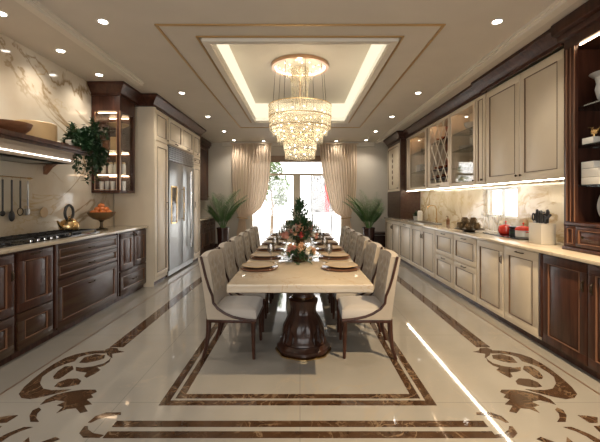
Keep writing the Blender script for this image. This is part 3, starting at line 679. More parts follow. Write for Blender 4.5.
t = tag(MB().lathe([(.055, 0), (.06, .006), (.06, .012), (.05, .013), (0, .011)], (XL+.012, 4.05, 1.21), 28, axis=Matrix.Rotation(PI/2, 3, 'Y')).build('wall_outlet', 'tan'), 'round pale wall fitting on the marble left of the kettle', 'wall fitting')

# ---- gas hob
hb = thing('gas_hob', 'black gas hob with iron grates set in the left worktop', 'hob', (-2.66, 3.6, LT))
MB().box(-2.86, -2.46, 2.85, 4.42, LT, LT+.012, .004).build('hob_plate', 'blackgl', hb)
for k, yy in enumerate((2.90, 3.41, 3.92)):
    m = MB(); a, b = yy, yy+.46; z0, z1 = LT+.012, LT+.048
    for q in (a, b-.012): m.box(-2.84, -2.48, q, q+.012, z1-.012, z1)
    for q in (-2.84, -2.672, -2.492): m.box(q, q+.012, a, b, z1-.012, z1)
    for q in (a+.12, a+.22, a+.33): m.box(-2.84, -2.48, q, q+.01, z1-.010, z1+.003)
    for px in (-2.84, -2.492):
        for py in (a, b-.012): m.box(px, px+.012, py, py+.012, z0, z1-.012)
    m.build('grate', 'black', hb)
    for px in (-2.76, -2.57): MB().cyl((px, yy+.23, 0), .045, LT+.012, LT+.028, 18).cyl((px, yy+.23, 0), .03, LT+.028, LT+.034, 18).build('burner', 'black', hb)
for k in range(5): MB().cyl((-2.468, 3.3+k*.09, 0), .013, LT+.012, LT+.030, 14).build('knob', 'chrome', hb)
# kettle
KX, KY, KZ = -2.655, 4.14, LT+.052
t = thing('kettle', 'polished gold kettle with a black ring handle on the hob', 'kettle', (KX, KY, KZ))
MB().lathe([(.085, 0), (.098, .01), (.105, .04), (.098, .075), (.075, .108), (.045, .125), (.04, .128)], (KX, KY, KZ), 32, flute=lambda a, z: 1+.02*math.cos(12*a)).build('body', 'gold', t)
MB().lathe([(.042, .127), (.03, .138), (.008, .142), (.008, .15), (.014, .156), (0, .162)], (KX, KY, KZ), 20).build('lid', 'gold', t)
MB().tube([(KX-.02, KY-.085, KZ+.04), (KX-.03, KY-.125, KZ+.075), (KX-.035, KY-.15, KZ+.115)], [.026, .018, .010], 10).build('spout', 'gold', t)
MB().tube([(KX, KY+.074*math.sin(a), KZ+.20-.085*math.cos(a)) for a in [R(35)+R(290)*k/18 for k in range(19)]], .015, 10).build('handle', 'blackp', t)
# fruit stand
FX, FY = -2.68, 4.86
t = thing('fruit_stand', 'woven footed bowl piled with oranges at the far end of left worktop', 'bowl', (FX, FY, LT))
MB().lathe([(.085, 0), (.08, .01), (.03, .02), (.018, .05), (.018, .10), (.04, .125)], (FX, FY, LT), 24).build('foot', 'bronze', t)
MB().lathe([(.04, .125), (.10, .145), (.15, .185), (.172, .235), (.165, .235), (.142, .19), (.095, .152), (0, .135)], (FX, FY, LT), 32, flute=lambda a, z: 1+.02*math.cos(16*a)).build('bowl', 'wicker', t)
o0 = None; pos = []
for k in range(7): a = 2*PI*k/7; pos.append((.098*math.cos(a), .098*math.sin(a), .222))
for k in range(5): a = 2*PI*k/5+.4; pos.append((.055*math.cos(a), .055*math.sin(a), .268))
pos.append((.005, -.01, .315))
names = [f'orange in the lower ring of the fruit stand, {w}' for w in ('right side', 'right back', 'back', 'left back', 'left side', 'left front', 'right front')]+[f'orange in the upper layer of the fruit stand, {w}' for w in ('right', 'back', 'left', 'front left', 'front right')]+['topmost orange of the fruit stand']
for k, p in enumerate(pos):
    q = (FX+p[0], FY+p[1], LT+p[2])
    if o0 is None:
        o0 = thing('orange', names[k], 'orange', q, 'oranges in the fruit stand')
        MB().ball(q, .043, 14, (1, 1, .93)).build('peel', 'orange', o0); MB().ico((q[0], q[1], q[2]+.0395), .005, 1).build('stem_end', 'leafd', o0)
    else: place(dup(o0), q, k*.9, names[k])

# ---- right base run (cream)
FR = Face(2.2, -1); RZt = .868; DR = .62; gR = 'cream base cabinets on the right'
def rcab(a, b, lab, kind):
    t = cabinet('base_cabinet', lab, gR, FR, a, b, 0, RZt, DR, 'cream')
    if kind == 'drawers':
        panel(t, 'drawer', FR, a+.01, b-.01, .49, .86, 'cream', 'creamline', 'bar', ((a+b)/2, .83)); panel(t, 'drawer', FR, a+.01, b-.01, .07, .485, 'cream', 'creamline', 'bar', ((a+b)/2, .455))
    elif kind == 'washer': panel(t, 'door', FR, a+.01, b-.01, .07, .86, 'cream', 'creamline', 'bar', ((a+b)/2, .825), .085)
    elif kind == 'two':
        c = (a+b)/2; panel(t, 'door', FR, a+.01, c, .07, .86, 'cream', 'creamline', 'drop', (c-.04, .70)); panel(t, 'door', FR, c, b-.01, .07, .86, 'cream', 'creamline', 'drop', (c+.04, .70))
    elif kind == 'near': panel(t, 'door', FR, a+.01, b-.01, .07, .86, 'cream', 'creamline', 'drop', (a+.045, .70))
    elif kind == 'top': panel(t, 'door', FR, a+.01, b-.01, .07, .86, 'cream', 'creamline', 'bar', ((a+b)/2, .83))
rcab(3.31, 3.89, 'cream dishwasher-style front with horizontal top handle beside the walnut base', 'washer')
rcab(3.89, 4.49, 'cream single-door base cabinet with drop pull, between handle front and drawers', 'near')
rcab(4.49, 5.17, 'cream two-drawer base cabinet, the nearer of the two drawer stacks', 'drawers')
rcab(5.17, 5.87, 'cream two-drawer base cabinet, the farther of the two drawer stacks', 'drawers')
rcab(5.87, 7.13, 'cream double-door base cabinet just beyond the drawer stacks', 'two')
rcab(7.13, 7.96, 'cream base cabinet with top handle, second from the far end', 'top')
rcab(7.96, 9.30, 'cream double-door base cabinet at the far end by the palm', 'two')
t = cabinet('base_cabinet', 'dark walnut two-door base cabinet at the right frame edge', None, FR, 2.2, 3.31, 0, RZt, DR, 'wood')
panel(t, 'door', FR, 2.76, 3.27, .07, .86, 'wood', 'woodline', 'drop', (2.80, .68)); panel(t, 'door', FR, 2.24, 2.755, .07, .86, 'wood', 'woodline', 'drop', (2.71, .68))
m = MB(); FR.box(m, 3.27, 3.308, .1, RZt, -.02, .006, .003); m.build('stile', 'wood', t)
t = cabinet('base_cabinet', 'dark walnut base cabinet nearest the camera on the right', None, FR, 1.2, 2.2, 0, RZt, DR, 'wood')
panel(t, 'door', FR, 1.22, 1.7, .07, .86, 'wood', 'woodline', 'drop', (1.66, .68)); panel(t, 'door', FR, 1.7, 2.18, .07, .86, 'wood', 'woodline', 'drop', (1.74, .68))
RT = .90
wt = thing('worktop', 'long cream marble worktop with sink along the right wall', 'worktop', (2.5, 5.2, RZt))
MB().box(2.17, XR-.001, 1.2, 9.32, RZt+.001, RT, .006).build('slab', 'counter', wt)
# sink, let flush on the slab
m = MB(); sx0, sx1, sy0, sy1 = 2.32, 2.66, 6.75, 7.75
for (a, b, c, d) in ((sx0, sx1, sy0, sy0+.03), (sx0, sx1, sy1-.03, sy1), (sx0, sx0+.03, sy0+.03, sy1-.03), (sx1-.03, sx1, sy0+.03, sy1-.03)): m.box(a, b, c, d, RT, RT+.008, .002)
sk = thing('sink', 'dark steel sink set into the right worktop', 'sink', (2.49, 7.25, RT)); m.build('rim', 'steel', sk)
MB().box(sx0+.03, sx1-.03, sy0+.03, sy1-.03, RT, RT+.002).build('basin', 'bronze', sk)
t = thing('tap', 'curved chrome kitchen tap behind the sink', 'tap', (2.73, 7.2, RT))
MB().lathe([(.028, 0), (.028, .012), (.014, .02), (.014, .05)], (2.73, 7.2, RT), 16).build('base', 'gold', t)
MB().tube([(2.73, 7.2, RT+.04), (2.73, 7.2, RT+.27), (2.70, 7.2, RT+.33), (2.62, 7.2, RT+.34), (2.56, 7.2, RT+.31), (2.55, 7.2, RT+.27)], .010, 10).build('spout', 'gold', t)
MB().tube([(2.73, 7.215, RT+.05), (2.73, 7.27, RT+.08)], .006).build('lever', 'gold', t)

# ---- right wall cabinets
FW = Face(2.5, -1); UZ0, UZ1 = 1.56, 2.80; DW = .34; gU = 'cream wall cabinets on the right'
t = cabinet('wall_cabinet', 'large cream wall cabinet with two solid doors above knife block', gU, FW, 3.37, 4.86, UZ0, UZ1, DW, 'cream', toe=False)
panel(t, 'door', FW, 3.41, 4.10, UZ0+.005, UZ1-.01, 'cream', 'creamline', 'knob', (4.06, 1.63), .085); panel(t, 'door', FW, 4.10, 4.84, UZ0+.005, UZ1-.01, 'cream', 'creamline', 'knob', (4.14, 1.63), .085)
t = cabinet('wall_cabinet', 'slim cream pilaster cabinet between solid doors and glass cabinet', gU, FW, 4.86, 5.13, UZ0, UZ1, DW, 'cream', toe=False)
panel(t, 'door', FW, 4.88, 5.11, UZ0+.005, UZ1-.01, 'cream', 'creamline', 'knob', (4.93, 1.63), .045)
def glasscab(a, b, lab, shelves, frame_w=.06):
    t = cabinet('glass_cabinet', lab, gU, FW, a, b, UZ0, UZ1, DW, 'cream', toe=False, hollow=True, shelves=shelves)
    m = MB(); F = FW
    for (p, q, r_, u) in ((a+.01, b-.01, UZ0+.005, UZ0+.005+frame_w), (a+.01, b-.01, UZ1-.01-frame_w, UZ1-.01), (a+.01, a+.01+frame_w, UZ0+.005+frame_w, UZ1-.01-frame_w), (b-.01-frame_w, b-.01, UZ0+.005+frame_w, UZ1-.01-frame_w)): F.box(m, p, q, r_, u, -.02, 0, .003)
    d = m.build('door', 'cream', t)
    m = MB(); F.box(m, a+.01+frame_w, b-.01-frame_w, UZ0+.005+frame_w, UZ1-.01-frame_w, -.013, -.009); m.build('glass_pane', 'cabglass', d)
    pull(d, FW, a+.04, 1.63, 'knob')
    m = MB(); m.box(2.54, 2.548, a+.08, b-.08, UZ1-.03, UZ1-.021).build('shelf_light', 'ledsoft', t)  # strip added to brighten the dark crockery behind the glass
    return t
SHR = (1.86, 2.14, 2.42)
glasscab(5.13, 6.03, 'cream glass-front wall cabinet with stacked plates, nearer one', SHR)
glasscab(7.14, 8.26, 'cream glass-front wall cabinet beyond the lattice wine cabinet', (1.95, 2.37))
t = cabinet('wine_cabinet', 'cream wine cabinet with diamond lattice door between glass cabinets', gU, FW, 6.03, 7.0, UZ0, UZ1, DW, 'cream', toe=False, hollow=True, shelves=(2.42,))
m = MB(); a, b, f_ = 6.03, 7.0, .05
for (p, q, r_, u) in ((a+.01, b-.01, UZ0+.005, UZ0+.10), (a+.01, b-.01, UZ1-.06, UZ1-.01), (a+.01, a+.06, UZ0+.10, UZ1-.06), (b-.06, b-.01, UZ0+.10, UZ1-.06)): FW.box(m, p, q, r_, u, -.02, 0, .003)
d = m.build('door', 'cream', t); pull(d, FW, 6.5, 1.61, 'bar')
m = MB(); ya, yb, za, zb = a+.06, b-.06, UZ0+.10, UZ1-.06; st = .27; sl = 1.35
def clip(y0, z0, dy, dz):
    t0, t1 = -9, 9
    for p, dd, lo, hi in ((y0, dy, ya, yb), (z0, dz, za, zb)):
        u, v = (lo-p)/dd, (hi-p)/dd
        if u > v: u, v = v, u
        t0, t1 = max(t0, u), min(t1, v)
    return (t0, t1) if t1 > t0 else None
for k in range(-8, 14):
    for sg_ in (1, -1):
        y_, z_ = ya+k*st if sg_ > 0 else ya+k*st+.13, za
        c = clip(y_, z_, sg_*1.0, sl)
        if c and c[1]-c[0] > .02: m.tube([(2.508, y_+sg_*c[0], z_+sl*c[0]), (2.508, y_+sg_*c[1], z_+sl*c[1])], .0085, 4)
m.build('lattice', 'creamfl', d, smooth=False)
MB().box(2.815, 2.825, 6.06, 6.97, UZ0+.03, UZ1-.03).build('back_lining', 'copperl', t)
MB().box(2.54, 2.548, 6.08, 6.95, UZ1-.03, UZ1-.021).build('shelf_light', 'ledsoft', t)
# bottles lying in the wine cabinet
b0 = None; wn = 0
for r_ in range(3):
    for k in range(4):
        y_ = 6.17+k*.2+(.1 if r_ % 2 else 0); z_ = UZ0+.075+r_*.16
        if y_ > 6.9: continue
        row = ('bottom', 'second', 'third')[r_]; wd = ('nearest the camera', 'second from near end', 'third from near end', 'farthest from the camera')[k]
        lab = f'dark wine bottle lying in {row} row of lattice cabinet, {wd}'
        if b0 is None:
            b0 = thing('wine_bottle', lab, 'bottle', (2.67, y_, z_), 'wine bottles in the lattice cabinet')
            ax = Matrix.Rotation(-PI/2, 3, 'Y')
            MB().lathe([(.0, -.13), (.036, -.13), (.038, -.12), (.038, .03), (.03, .055), (.014, .08), (.014, .11)], (2.67, y_, z_), 14, axis=ax).build('body', 'wine', b0)
            MB().lathe([(.016, .095), (.016, .135), (0, .135)], (2.67, y_, z_), 12, axis=ax).build('capsule', 'winecap', b0)
        else: place(dup(b0), (2.67, y_, z_), 0, lab)
for r_ in range(2):
    for k in range(3):
        y_ = 6.28+k*.2; z_ = (2.432+.045) if r_ else 2.06+.05
        if r_ == 0: continue
        place(dup(b0), (2.67, y_, z_), 0, f'dark wine bottle on the top shelf of lattice cabinet, {("nearest","middle","farthest")[k]} one')
# bottles' cradle
m = MB()
for r_ in range(3): m.box(2.52, 2.83, 6.06, 6.97, UZ0+.024+r_*.16, UZ0+.034+r_*.16)
o = m.build('bottle_rack', 'wood', t)
for (a, b, lab) in ((7.0, 7.14, 'narrow cream pilaster beyond the lattice wine cabinet'), (8.26, 8.49, 'cream pilaster before the far walnut display unit')):
    t = cabinet('wall_cabinet', lab, gU, FW, a, b, UZ0, UZ1, DW, 'cream', toe=False); panel(t, 'pilaster_panel', FW, a+.005, b-.005, UZ0+.01, UZ1-.01, 'cream', 'creamline', None, None, .03)
# far end walnut unit
FE = Face(2.36, -1)
t = cabinet('display_unit', 'tall walnut end unit with cream carved door panel by right palm', None, FE, 8.5, 9.75, RT+.001, UZ1, .48, 'woodh', toe=False)
panel(t, 'door', FE, 8.58, 9.68, UZ0, UZ1-.08, 'cream', 'creamline', 'knob', (8.66, 1.64), .06)
m = MB()
for k in range(6): m.ball((2.362, 9.2, 1.78+k*.14), .045, 10, (.2, 1.2, 1.2))
m.build('carved_rosette', 'creamline', t)
m = MB(); FE.box(m, 8.53, 9.72, RT+.02, UZ0-.03, -.02, -.004); m.build('back_panel', 'woodh', t)
m = MB(); m.box(2.38, 2.84, 9.325, 9.74, 0.001, RT, .003); u = m.build('lower_body', 'woodh', t)
# crown on right
m = MB()
crown('crown_moulding', 'long dark walnut crown moulding above the right wall cabinets', [(2.36, 9.76), (2.36, 8.5), (2.5, 8.5), (2.5, 4.87), (2.46, 4.87), (2.46, 3.37)][::1], CR)
# under-cabinet LED
led = thing('light_strip', 'warm under-cabinet light strip along the right wall cabinets', 'light strip', (2.52, 5.9, UZ0-.006))
MB().box(2.512, 2.517, 3.40, 8.46, UZ0-.007, UZ0-.001).box(2.527, 2.532, 3.40, 8.46, UZ0-.007, UZ0-.001).build('front_strip', 'led', led)
MB().box(2.508, 2.534, 3.39, 8.47, UZ0-.001, UZ0).build('channel', 'steel', led)

# crockery in glass cabinets
def stack(c, n, r, lab, name='plate', group=None, mat='white', dz=.012):
    base = None
    for k in range(n):
        p = (c[0], c[1], c[2]+k*dz)
        l = f'{lab}, number {k+1} from the bottom' if n > 1 else lab
        if base is None:
            m = MB()
            if name == 'bowl': m.lathe([(r*.4, 0), (r*.45, .004), (r*.85, r*.35), (r, r*.62), (r*.96, r*.62), (r*.8, r*.36), (0, .01)], p, 24)
            else: m.lathe([(r*.55, 0), (r*.6, .003), (r, .012), (r*.98, .0145), (r*.6, .007), (0, .006)], p, 28)
            base = m.build(name, mat); base.data.transform(Matrix.Translation(-Vector(p))); base.location = p; tag(base, l, name, group)
        else: o = base.copy(); col.objects.link(o); o.location = p; o['label'] = l
for i, (zz, kind, n, y, r, w) in enumerate(((1.581, 'plate', 4, 5.36, .12, 'bottom shelf near side'), (1.581, 'bowl', 2, 5.78, .11, 'bottom shelf far side'), (1.872, 'plate', 5, 5.40, .12, 'second shelf near side'), (1.872, 'plate', 3, 5.75, .12, 'second shelf far side'), (2.152, 'bowl', 3, 5.42, .11, 'third shelf near side'), (2.152, 'plate', 4, 5.76, .12, 'third shelf far side'), (2.432, 'bowl', 2, 5.55, .13, 'top shelf'))):
    stack((2.67, y, zz), n, r, f'white {kind} in nearer glass cabinet, {w}', kind, f'white crockery in the nearer glass cabinet', 'white', .016 if kind == 'plate' else .03)
for i, (zz, kind, n, y, r, w) in enumerate(((1.581, 'bowl', 2, 7.5, .11, 'bottom left'), (1.962, 'bowl', 1, 7.45, .12, 'middle shelf near side'), (2.382, 'plate', 3, 7.6, .12, 'top shelf'))):
    stack((2.67, y, zz), n, r, f'white {kind} in the glass cabinet beyond wine lattice, {w}', kind, 'white crockery in the farther glass cabinet', 'white', .016 if kind == 'plate' else .03)
tag(MB().box(2.58, 2.76, 7.75, 8.0, 1.963, 2.12, .01).build('storage_box', 'grey'), 'grey box on the middle shelf of the farther glass cabinet', 'box')

# ---- hutch at right edge
FH = Face(2.42, -1); H0, H1, HA, HB = RT+.001, 2.80, 1.6, 3.30; dH = .42
t = thing('display_hutch', 'dark walnut open display hutch standing on the right worktop', 'hutch', (2.63, 2.45, RT))
m = MB(); F = FH
F.box(m, HA, HB, H0, H0+.03, -dH, .02, .004); F.box(m, HA, HB, 1.125, 1.15, -dH, .004, .003); F.box(m, HA, HB, 2.72, H1, -dH, 0, .003)
F.box(m, HB-.02, HB, H0+.03, 2.72, -dH, 0); F.box(m, HA, HA+.02, H0+.03, 2.72, -dH, 0); F.box(m, HA+.02, HB-.02, H0+.03, 2.72, -dH, -dH+.012)
F.box(m, HA+.02, HB-.02, H0+.03, 1.125, -dH+.012, -.022)
F.box(m, HB-.13, HB, 1.15, 2.72, -.03, 0, .003); F.box(m, 2.42, 2.50, 1.15, 2.72, -.03, 0, .003)
m.build('carcass', 'wood', t)
m = MB(); F.box(m, HB-.045, HB-.035, 1.16, 2.71, 0, .012, .003); F.box(m, HB-.085, HB-.079, 1.16, 2.71, 0, .006); F.box(m, HB-.133, HB-.127, 1.16, 2.71, 0, .008); m.build('moulding', 'woodline', t)
panel(t, 'drawer', F, 3.17, 3.29, .935, 1.12, 'wood', 'woodline', None, None, .022); panel(t, 'drawer', F, 2.62, 3.165, .935, 1.12, 'wood', 'woodline', 'knob', (3.06, 1.03), .03); panel(t, 'drawer', F, 2.06, 2.615, .935, 1.12, 'wood', 'woodline', 'knob', None, .03)
for zz in (1.48, 1.83, 2.17): m = MB(); F.box(m, HA+.021, HB-.021, zz-.010, zz, -dH+.013, -.035); m.build('shelf', 'shelfg', t)
MB().box(2.452, 2.464, 2.52, 3.16, 2.708, 2.719).build('shelf_light', 'ledsoft', t)
m = MB(); m.box(2.34, XR-.001, HA, 3.35, 2.801, 2.965, .012).box(2.38, XR-.001, HA, 3.34, 2.76, 2.80); tag(MB().box(2.33, XR-.001, HA, 3.352, 2.86, 2.966, .012).box(2.38, XR-.001, HA, 3.34, 2.802, 2.86, .01).build('crown_moulding', 'wood'), 'dark walnut crown moulding above the open hutch, upper right', 'crown moulding')
# hutch contents
ax = Matrix.Rotation(-PI/2+.16, 3, 'Y')
pl = thing('display_plate', 'large pale round plate standing upright in the walnut hutch', 'plate', (2.60, 2.99, 1.15))
MB().lathe([(0, 0), (.09, 0), (.16, .014), (.162, .018), (.10, .007), (0, .006)], (2.62, 2.99, 1.322), 40, axis=ax).build('dish', 'white', pl)
MB().box(2.60, 2.70, 2.93, 2.945, 1.151, 1.17).box(2.60, 2.70, 3.035, 3.05, 1.151, 1.17).box(2.66, 2.675, 2.93, 3.05, 1.17, 1.20).build('stand', 'blackp', pl)
for k, (a, b, c, d) in enumerate(((1.481, 1.545, 2.92, 3.15), (1.546, 1.62, 2.96, 3.15), (1.621, 1.68, 3.02, 3.15))):
    tag(MB().box(2.46, 2.62, c, d, a, b, .004).build('gift_box', 'white'), ('bottom', 'middle', 'topmost')[k]+' white box of the stack of three in the hutch', 'box', 'white boxes stacked in the hutch')
tag(MB().box(2.46, 2.60, 3.02, 3.14, 1.831, 1.885, .004).build('gift_box', 'white'), 'white box under the small gold ornament in the hutch', 'box')
t = thing('gold_ornament', 'small gold bird ornament on a white box in the hutch', 'ornament', (2.5, 3.04, 1.886))
MB().ball((2.5, 3.06, 1.93), .03, 12, (.8, 1.3, .8)).tube([(2.5, 3.09, 1.935), (2.5, 3.07, 1.965), (2.5, 3.12, 1.975)], [.012, .01, .006]).tube([(2.5, 3.03, 1.93), (2.5, 3.0, 1.96)], [.012, .004]).cyl((2.5, 3.06, 0), .012, 1.886, 1.91, 12).build('bird_body', 'gold', t)
tag(MB().lathe([(.06, 0), (.065, .01), (.085, .05), (.10, .12), (.09, .17), (.10, .215), (.14, .25), (.13, .25), (.085, .2), (.08, .15), (.08, .05), (0, .02)], (2.6, 3.02, 2.171), 32).build('ceramic_vase', 'grey'), 'large grey flared ceramic vase on the hutch top shelf', 'vase')
tag(MB().lathe([(.04, 0), (.08, .02), (.10, .06), (.095, .06), (.07, .025), (0, .01)], (2.56, 2.8, 1.831), 24).build('bowl', 'white'), 'small white bowl beside the gold ornament in hutch', 'bowl')

# ---- items on the right worktop
# knife block
bx, by = 2.5, 3.72
t = thing('knife_block', 'pale stone knife block full of black-handled knives and scissors', 'knife block', (bx, by, RT))
MB().box(bx-.075, bx+.075, by-.10, by+.10, RT, RT+.21, .008).build('block', 'knifeb', t)
q = 0
for (dx, dy, kind) in ((-.03, .07, 'scissors'), (.03, .06, 'knife'), (-.03, .03, 'knife'), (.03, .01, 'knife'), (-.03, -.01, 'knife'), (.03, -.04, 'knife'), (-.03, -.045, 'knife'), (-.02, -.085, 'cleaver')):
    z = RT+.21; X_, Y_ = bx+dx, by+dy
    lab = {'scissors': 'black kitchen scissors in the knife block', 'cleaver': 'black-handled knife with splayed grip at block near end'}.get(kind) or f'black-handled kitchen knife in the block, {("first","second","third","fourth","fifth","sixth")[q]} from the scissors'
    kt = thing({'knife': 'kitchen_knife', 'scissors': 'kitchen_scissors', 'cleaver': 'kitchen_knife'}[kind], lab, 'scissors' if kind == 'scissors' else 'knife', (X_, Y_, z), 'knives in the knife block')
    if kind == 'knife':
        q += 1; hh = .115+.025*((q*7) % 3)/2
        MB().box(X_-.003, X_+.003, Y_-.011, Y_+.011, z-.05, z+.005).build('blade', 'steel', kt)
        MB().tube([(X_, Y_, z+.004), (X_, Y_+.002, z+hh*.5), (X_, Y_-.006, z+hh*.85), (X_, Y_+.003, z+hh)], [.012, .015, .017, .011], 8).build('grip', 'blackp', kt)
    elif kind == 'scissors':
        MB().box(X_-.002, X_+.002, Y_-.02, Y_+.02, z-.05, z+.02).build('blade', 'steel', kt)
        for sg_ in (-1, 1): MB().tube([(X_, Y_+sg_*.021+.018*math.cos(a), z+.062+.038*math.sin(a)) for a in [2*PI*k/14 for k in range(14)]], .007, 6, True).build('grip', 'blackp', kt)
    else:
        MB().box(X_-.003, X_+.003, Y_-.012, Y_+.012, z-.05, z+.002).build('blade', 'steel', kt)
        MB().prism([(Y_+.008, z), (Y_+.02, z+.05), (Y_+.06, z+.075), (Y_+.05, z+.09), (Y_-.02, z+.07), (Y_-.07, z+.10), (Y_-.075, z+.085), (Y_-.02, z+.045), (Y_-.008, z)], X_-.009, X_+.009, 'yz').build('grip', 'blackp', kt)
# tray with red pots
ty = 4.42
tag(MB().box(2.46, 2.80, 4.05, 4.85, RT, RT+.014, .005).build('serving_tray', 'blackgl'), 'flat black tray under the red-lidded pots on right worktop', 'tray')
zt = RT+.014
def redpot(y, r, lab, glassbody_):
    c = (2.63, y, zt); t = thing('red_pot', lab, 'pot', c, 'red pots on the black tray')
    if glassbody_:
        MB().lathe([(r*.9, 0), (r, .008), (r, .075), (r*.95, .08)], c, 28).build('body', 'white', t)
        MB().lathe([(r*1.04, .08), (r*1.04, .092), (r*.85, .118), (r*.4, .132), (0, .134)], c, 28).build('lid', 'red', t)
    else:
        MB().lathe([(r*.75, 0), (r*.95, .012), (r*1.05, .05), (r, .085), (r*.95, .09)], c, 28).build('body', 'red', t)
        MB().lathe([(r*1.0, .09), (r*.9, .105), (r*.4, .125), (0, .128)], c, 28).build('lid', 'red', t)
    MB().lathe([(.006, .128), (.005, .15), (.012, .156), (.008, .168), (0, .17)], c, 14).build('knob', 'red', t)
    for sg_ in (-1, 1): MB().tube([(c[0]-.02, y+sg_*r*.97, zt+.06), (c[0], y+sg_*(r+.02), zt+.065), (c[0]+.02, y+sg_*r*.97, zt+.06)], .006, 6).build('handle', 'red', t)
redpot(4.60, .085, 'round red pot with lid at the far end of the black tray', False)
redpot(4.24, .085, 'white pot with a red lid at the near end of the black tray', True)
t = thing('coffee_grinder', 'small black canister between the two red pots', 'canister', (2.63, 4.42, zt))
MB().lathe([(.055, 0), (.055, .08), (.045, .085), (.06, .10), (.06, .112), (0, .115)], (2.63, 4.42, zt), 24).build('body', 'blackp', t); MB().cyl((2.63, 4.42, 0), .0555, zt+.03, zt+.05, 24).build('label_band', 'leafd', t)
tag(MB().lathe([(.035, 0), (.038, .07), (.034, .07), (.032, .006), (0, .006)], (2.70, 4.78, zt), 20).build('mug', 'white'), 'small white mug at the far edge of the black tray', 'mug')
# white wire plate rack in front of the made-up reflection opening
t = thing('wire_rack', 'white looped wire rack under the bright reflection opening on right worktop', 'rack', (2.79, 5.2, RT))
for k in range(5):
    y_ = 4.95+k*.13; MB().tube([(2.78, y_-.035, RT+.005), (2.78, y_-.045, RT+.22), (2.78, y_-.02, RT+.275), (2.78, y_+.02, RT+.275), (2.78, y_+.045, RT+.22), (2.78, y_+.03, RT+.17)], .007, 6).build('loop', 'white', t)
MB().box(2.74, 2.82, 4.88, 5.52, RT, RT+.010, .003).build('base', 'white', t)
# dark tray with brown-green fruit
cx, cy = 2.42, 5.15
t = thing('fruit_tray', 'round dark footed tray holding brown-green fruit on right worktop', 'tray', (cx, cy, RT))
MB().lathe([(.08, 0), (.07, .012), (.09, .02), (.20, .032), (.205, .042), (.19, .04), (0, .028)], (cx, cy, RT), 32).build('dish', 'bronze', t)
f0 = None; rr = random.Random(5); ps = []
for k in range(6): a = 2*PI*k/6; ps.append((.115*math.cos(a), .115*math.sin(a), .075))
for k in range(4): a = 2*PI*k/4+.5; ps.append((.074*math.cos(a), .074*math.sin(a), .148))
ps.append((0, 0, .07))
wn = ['nearest the wall', 'wall side far', 'aisle side far', 'aisle side', 'aisle side near', 'wall side near', 'upper layer wall side', 'upper layer far side', 'upper layer aisle side', 'upper layer near side', 'centre of the pile']
for k, p in enumerate(ps):
    q = (cx+p[0], cy+p[1], RT+p[2]); lab = f'brown-green artichoke-like fruit on the dark tray, {wn[k]}'
    if f0 is None:
        f0 = thing('artichoke', lab, 'fruit', q, 'fruit on the dark tray')
        m = MB(); m.ico(q, .040, 2)
        for r_ in range(4):
            for s_ in range(9):
                a = 2*PI*(s_+.5*(r_ % 2))/9; ph = R(-40+r_*32); d = Vector((math.cos(a)*math.cos(ph), math.sin(a)*math.cos(ph), math.sin(ph)))
                m.leaf(Vector(q)+d*.034, (d+Vector((0, 0, .9))), d, .032, .026)
        m.build('bracts', 'artichoke', f0, smooth=False); MB().tube([(q[0], q[1], q[2]-.044), (q[0], q[1], q[2]-.036)], .01).build('stem', 'leafd', f0)
    else: place(dup(f0), q, k*1.1, lab)
# small things by the far end of worktop
t = thing('herb_pot', 'small potted plant at the far end of the right worktop', 'plant', (2.62, 8.15, RT))
MB().lathe([(.04, 0), (.055, .08), (.05, .08), (0, .07)], (2.62, 8.15, RT), 20).build('pot', 'grey', t); m = MB(); rr = random.Random(9)
for k in range(90):
    a = rr.uniform(0, 2*PI); el = rr.uniform(.2, 1.4); d = Vector((math.cos(a)*math.cos(el), math.sin(a)*math.cos(el), math.sin(el))); m.leaf(Vector((2.62, 8.15, RT+.08))+d*rr.uniform(.0, .09), d, (0, 0, 1), .06, .03)
m.build('foliage', 'leafd', t, smooth=False)
t = thing('soap_bottle', 'dark soap bottle near the sink', 'bottle', (2.72, 6.62, RT)); MB().lathe([(.03, 0), (.032, .01), (.032, .09), (.012, .11), (.01, .13)], (2.72, 6.62, RT), 18).build('body', 'bowlw', t); MB().tube([(2.72, 6.62, RT+.125), (2.72, 6.62, RT+.15), (2.69, 6.62, RT+.15)], .006).build('pump', 'bronze', t)
tag(MB().lathe([(.05, 0), (.055, .01), (.055, .19), (.045, .2), (.045, .215), (0, .22)], (2.66, 7.98, RT), 24).build('canister', 'white'), 'tall white canister beyond the sink on right worktop', 'canister')
tag(MB().lathe([(.03, 0), (.034, .05), (.026, .06), (0, .062)], (2.78, 6.3, RT), 16).build('spice_jar', 'bronze'), 'tiny bronze jar against backsplash nearer than the sink', 'jar')
tag(MB().box(XR-.012, XR-.001, 4.50, 4.58, 1.02, 1.10, .003).build('wall_socket', 'tan'), 'small socket plate on the backsplash above the red pots', 'socket')
# low walnut bench at far right
t = thing('low_bench', 'low dark walnut bench beyond the right palm pot', 'bench', (2.3, 9.95, 0))
MB().box(1.98, 2.8, 9.8, 10.15, .40, .46, .006).build('seat_board', 'woodh', t)
for a in (2.0, 2.74): MB().box(a, a+.04, 9.82, 10.13, 0, .40).build('leg', 'woodh', t)
MB().box(2.04, 2.74, 9.96, 9.99, .08, .36).build('back_board', 'woodh', t)

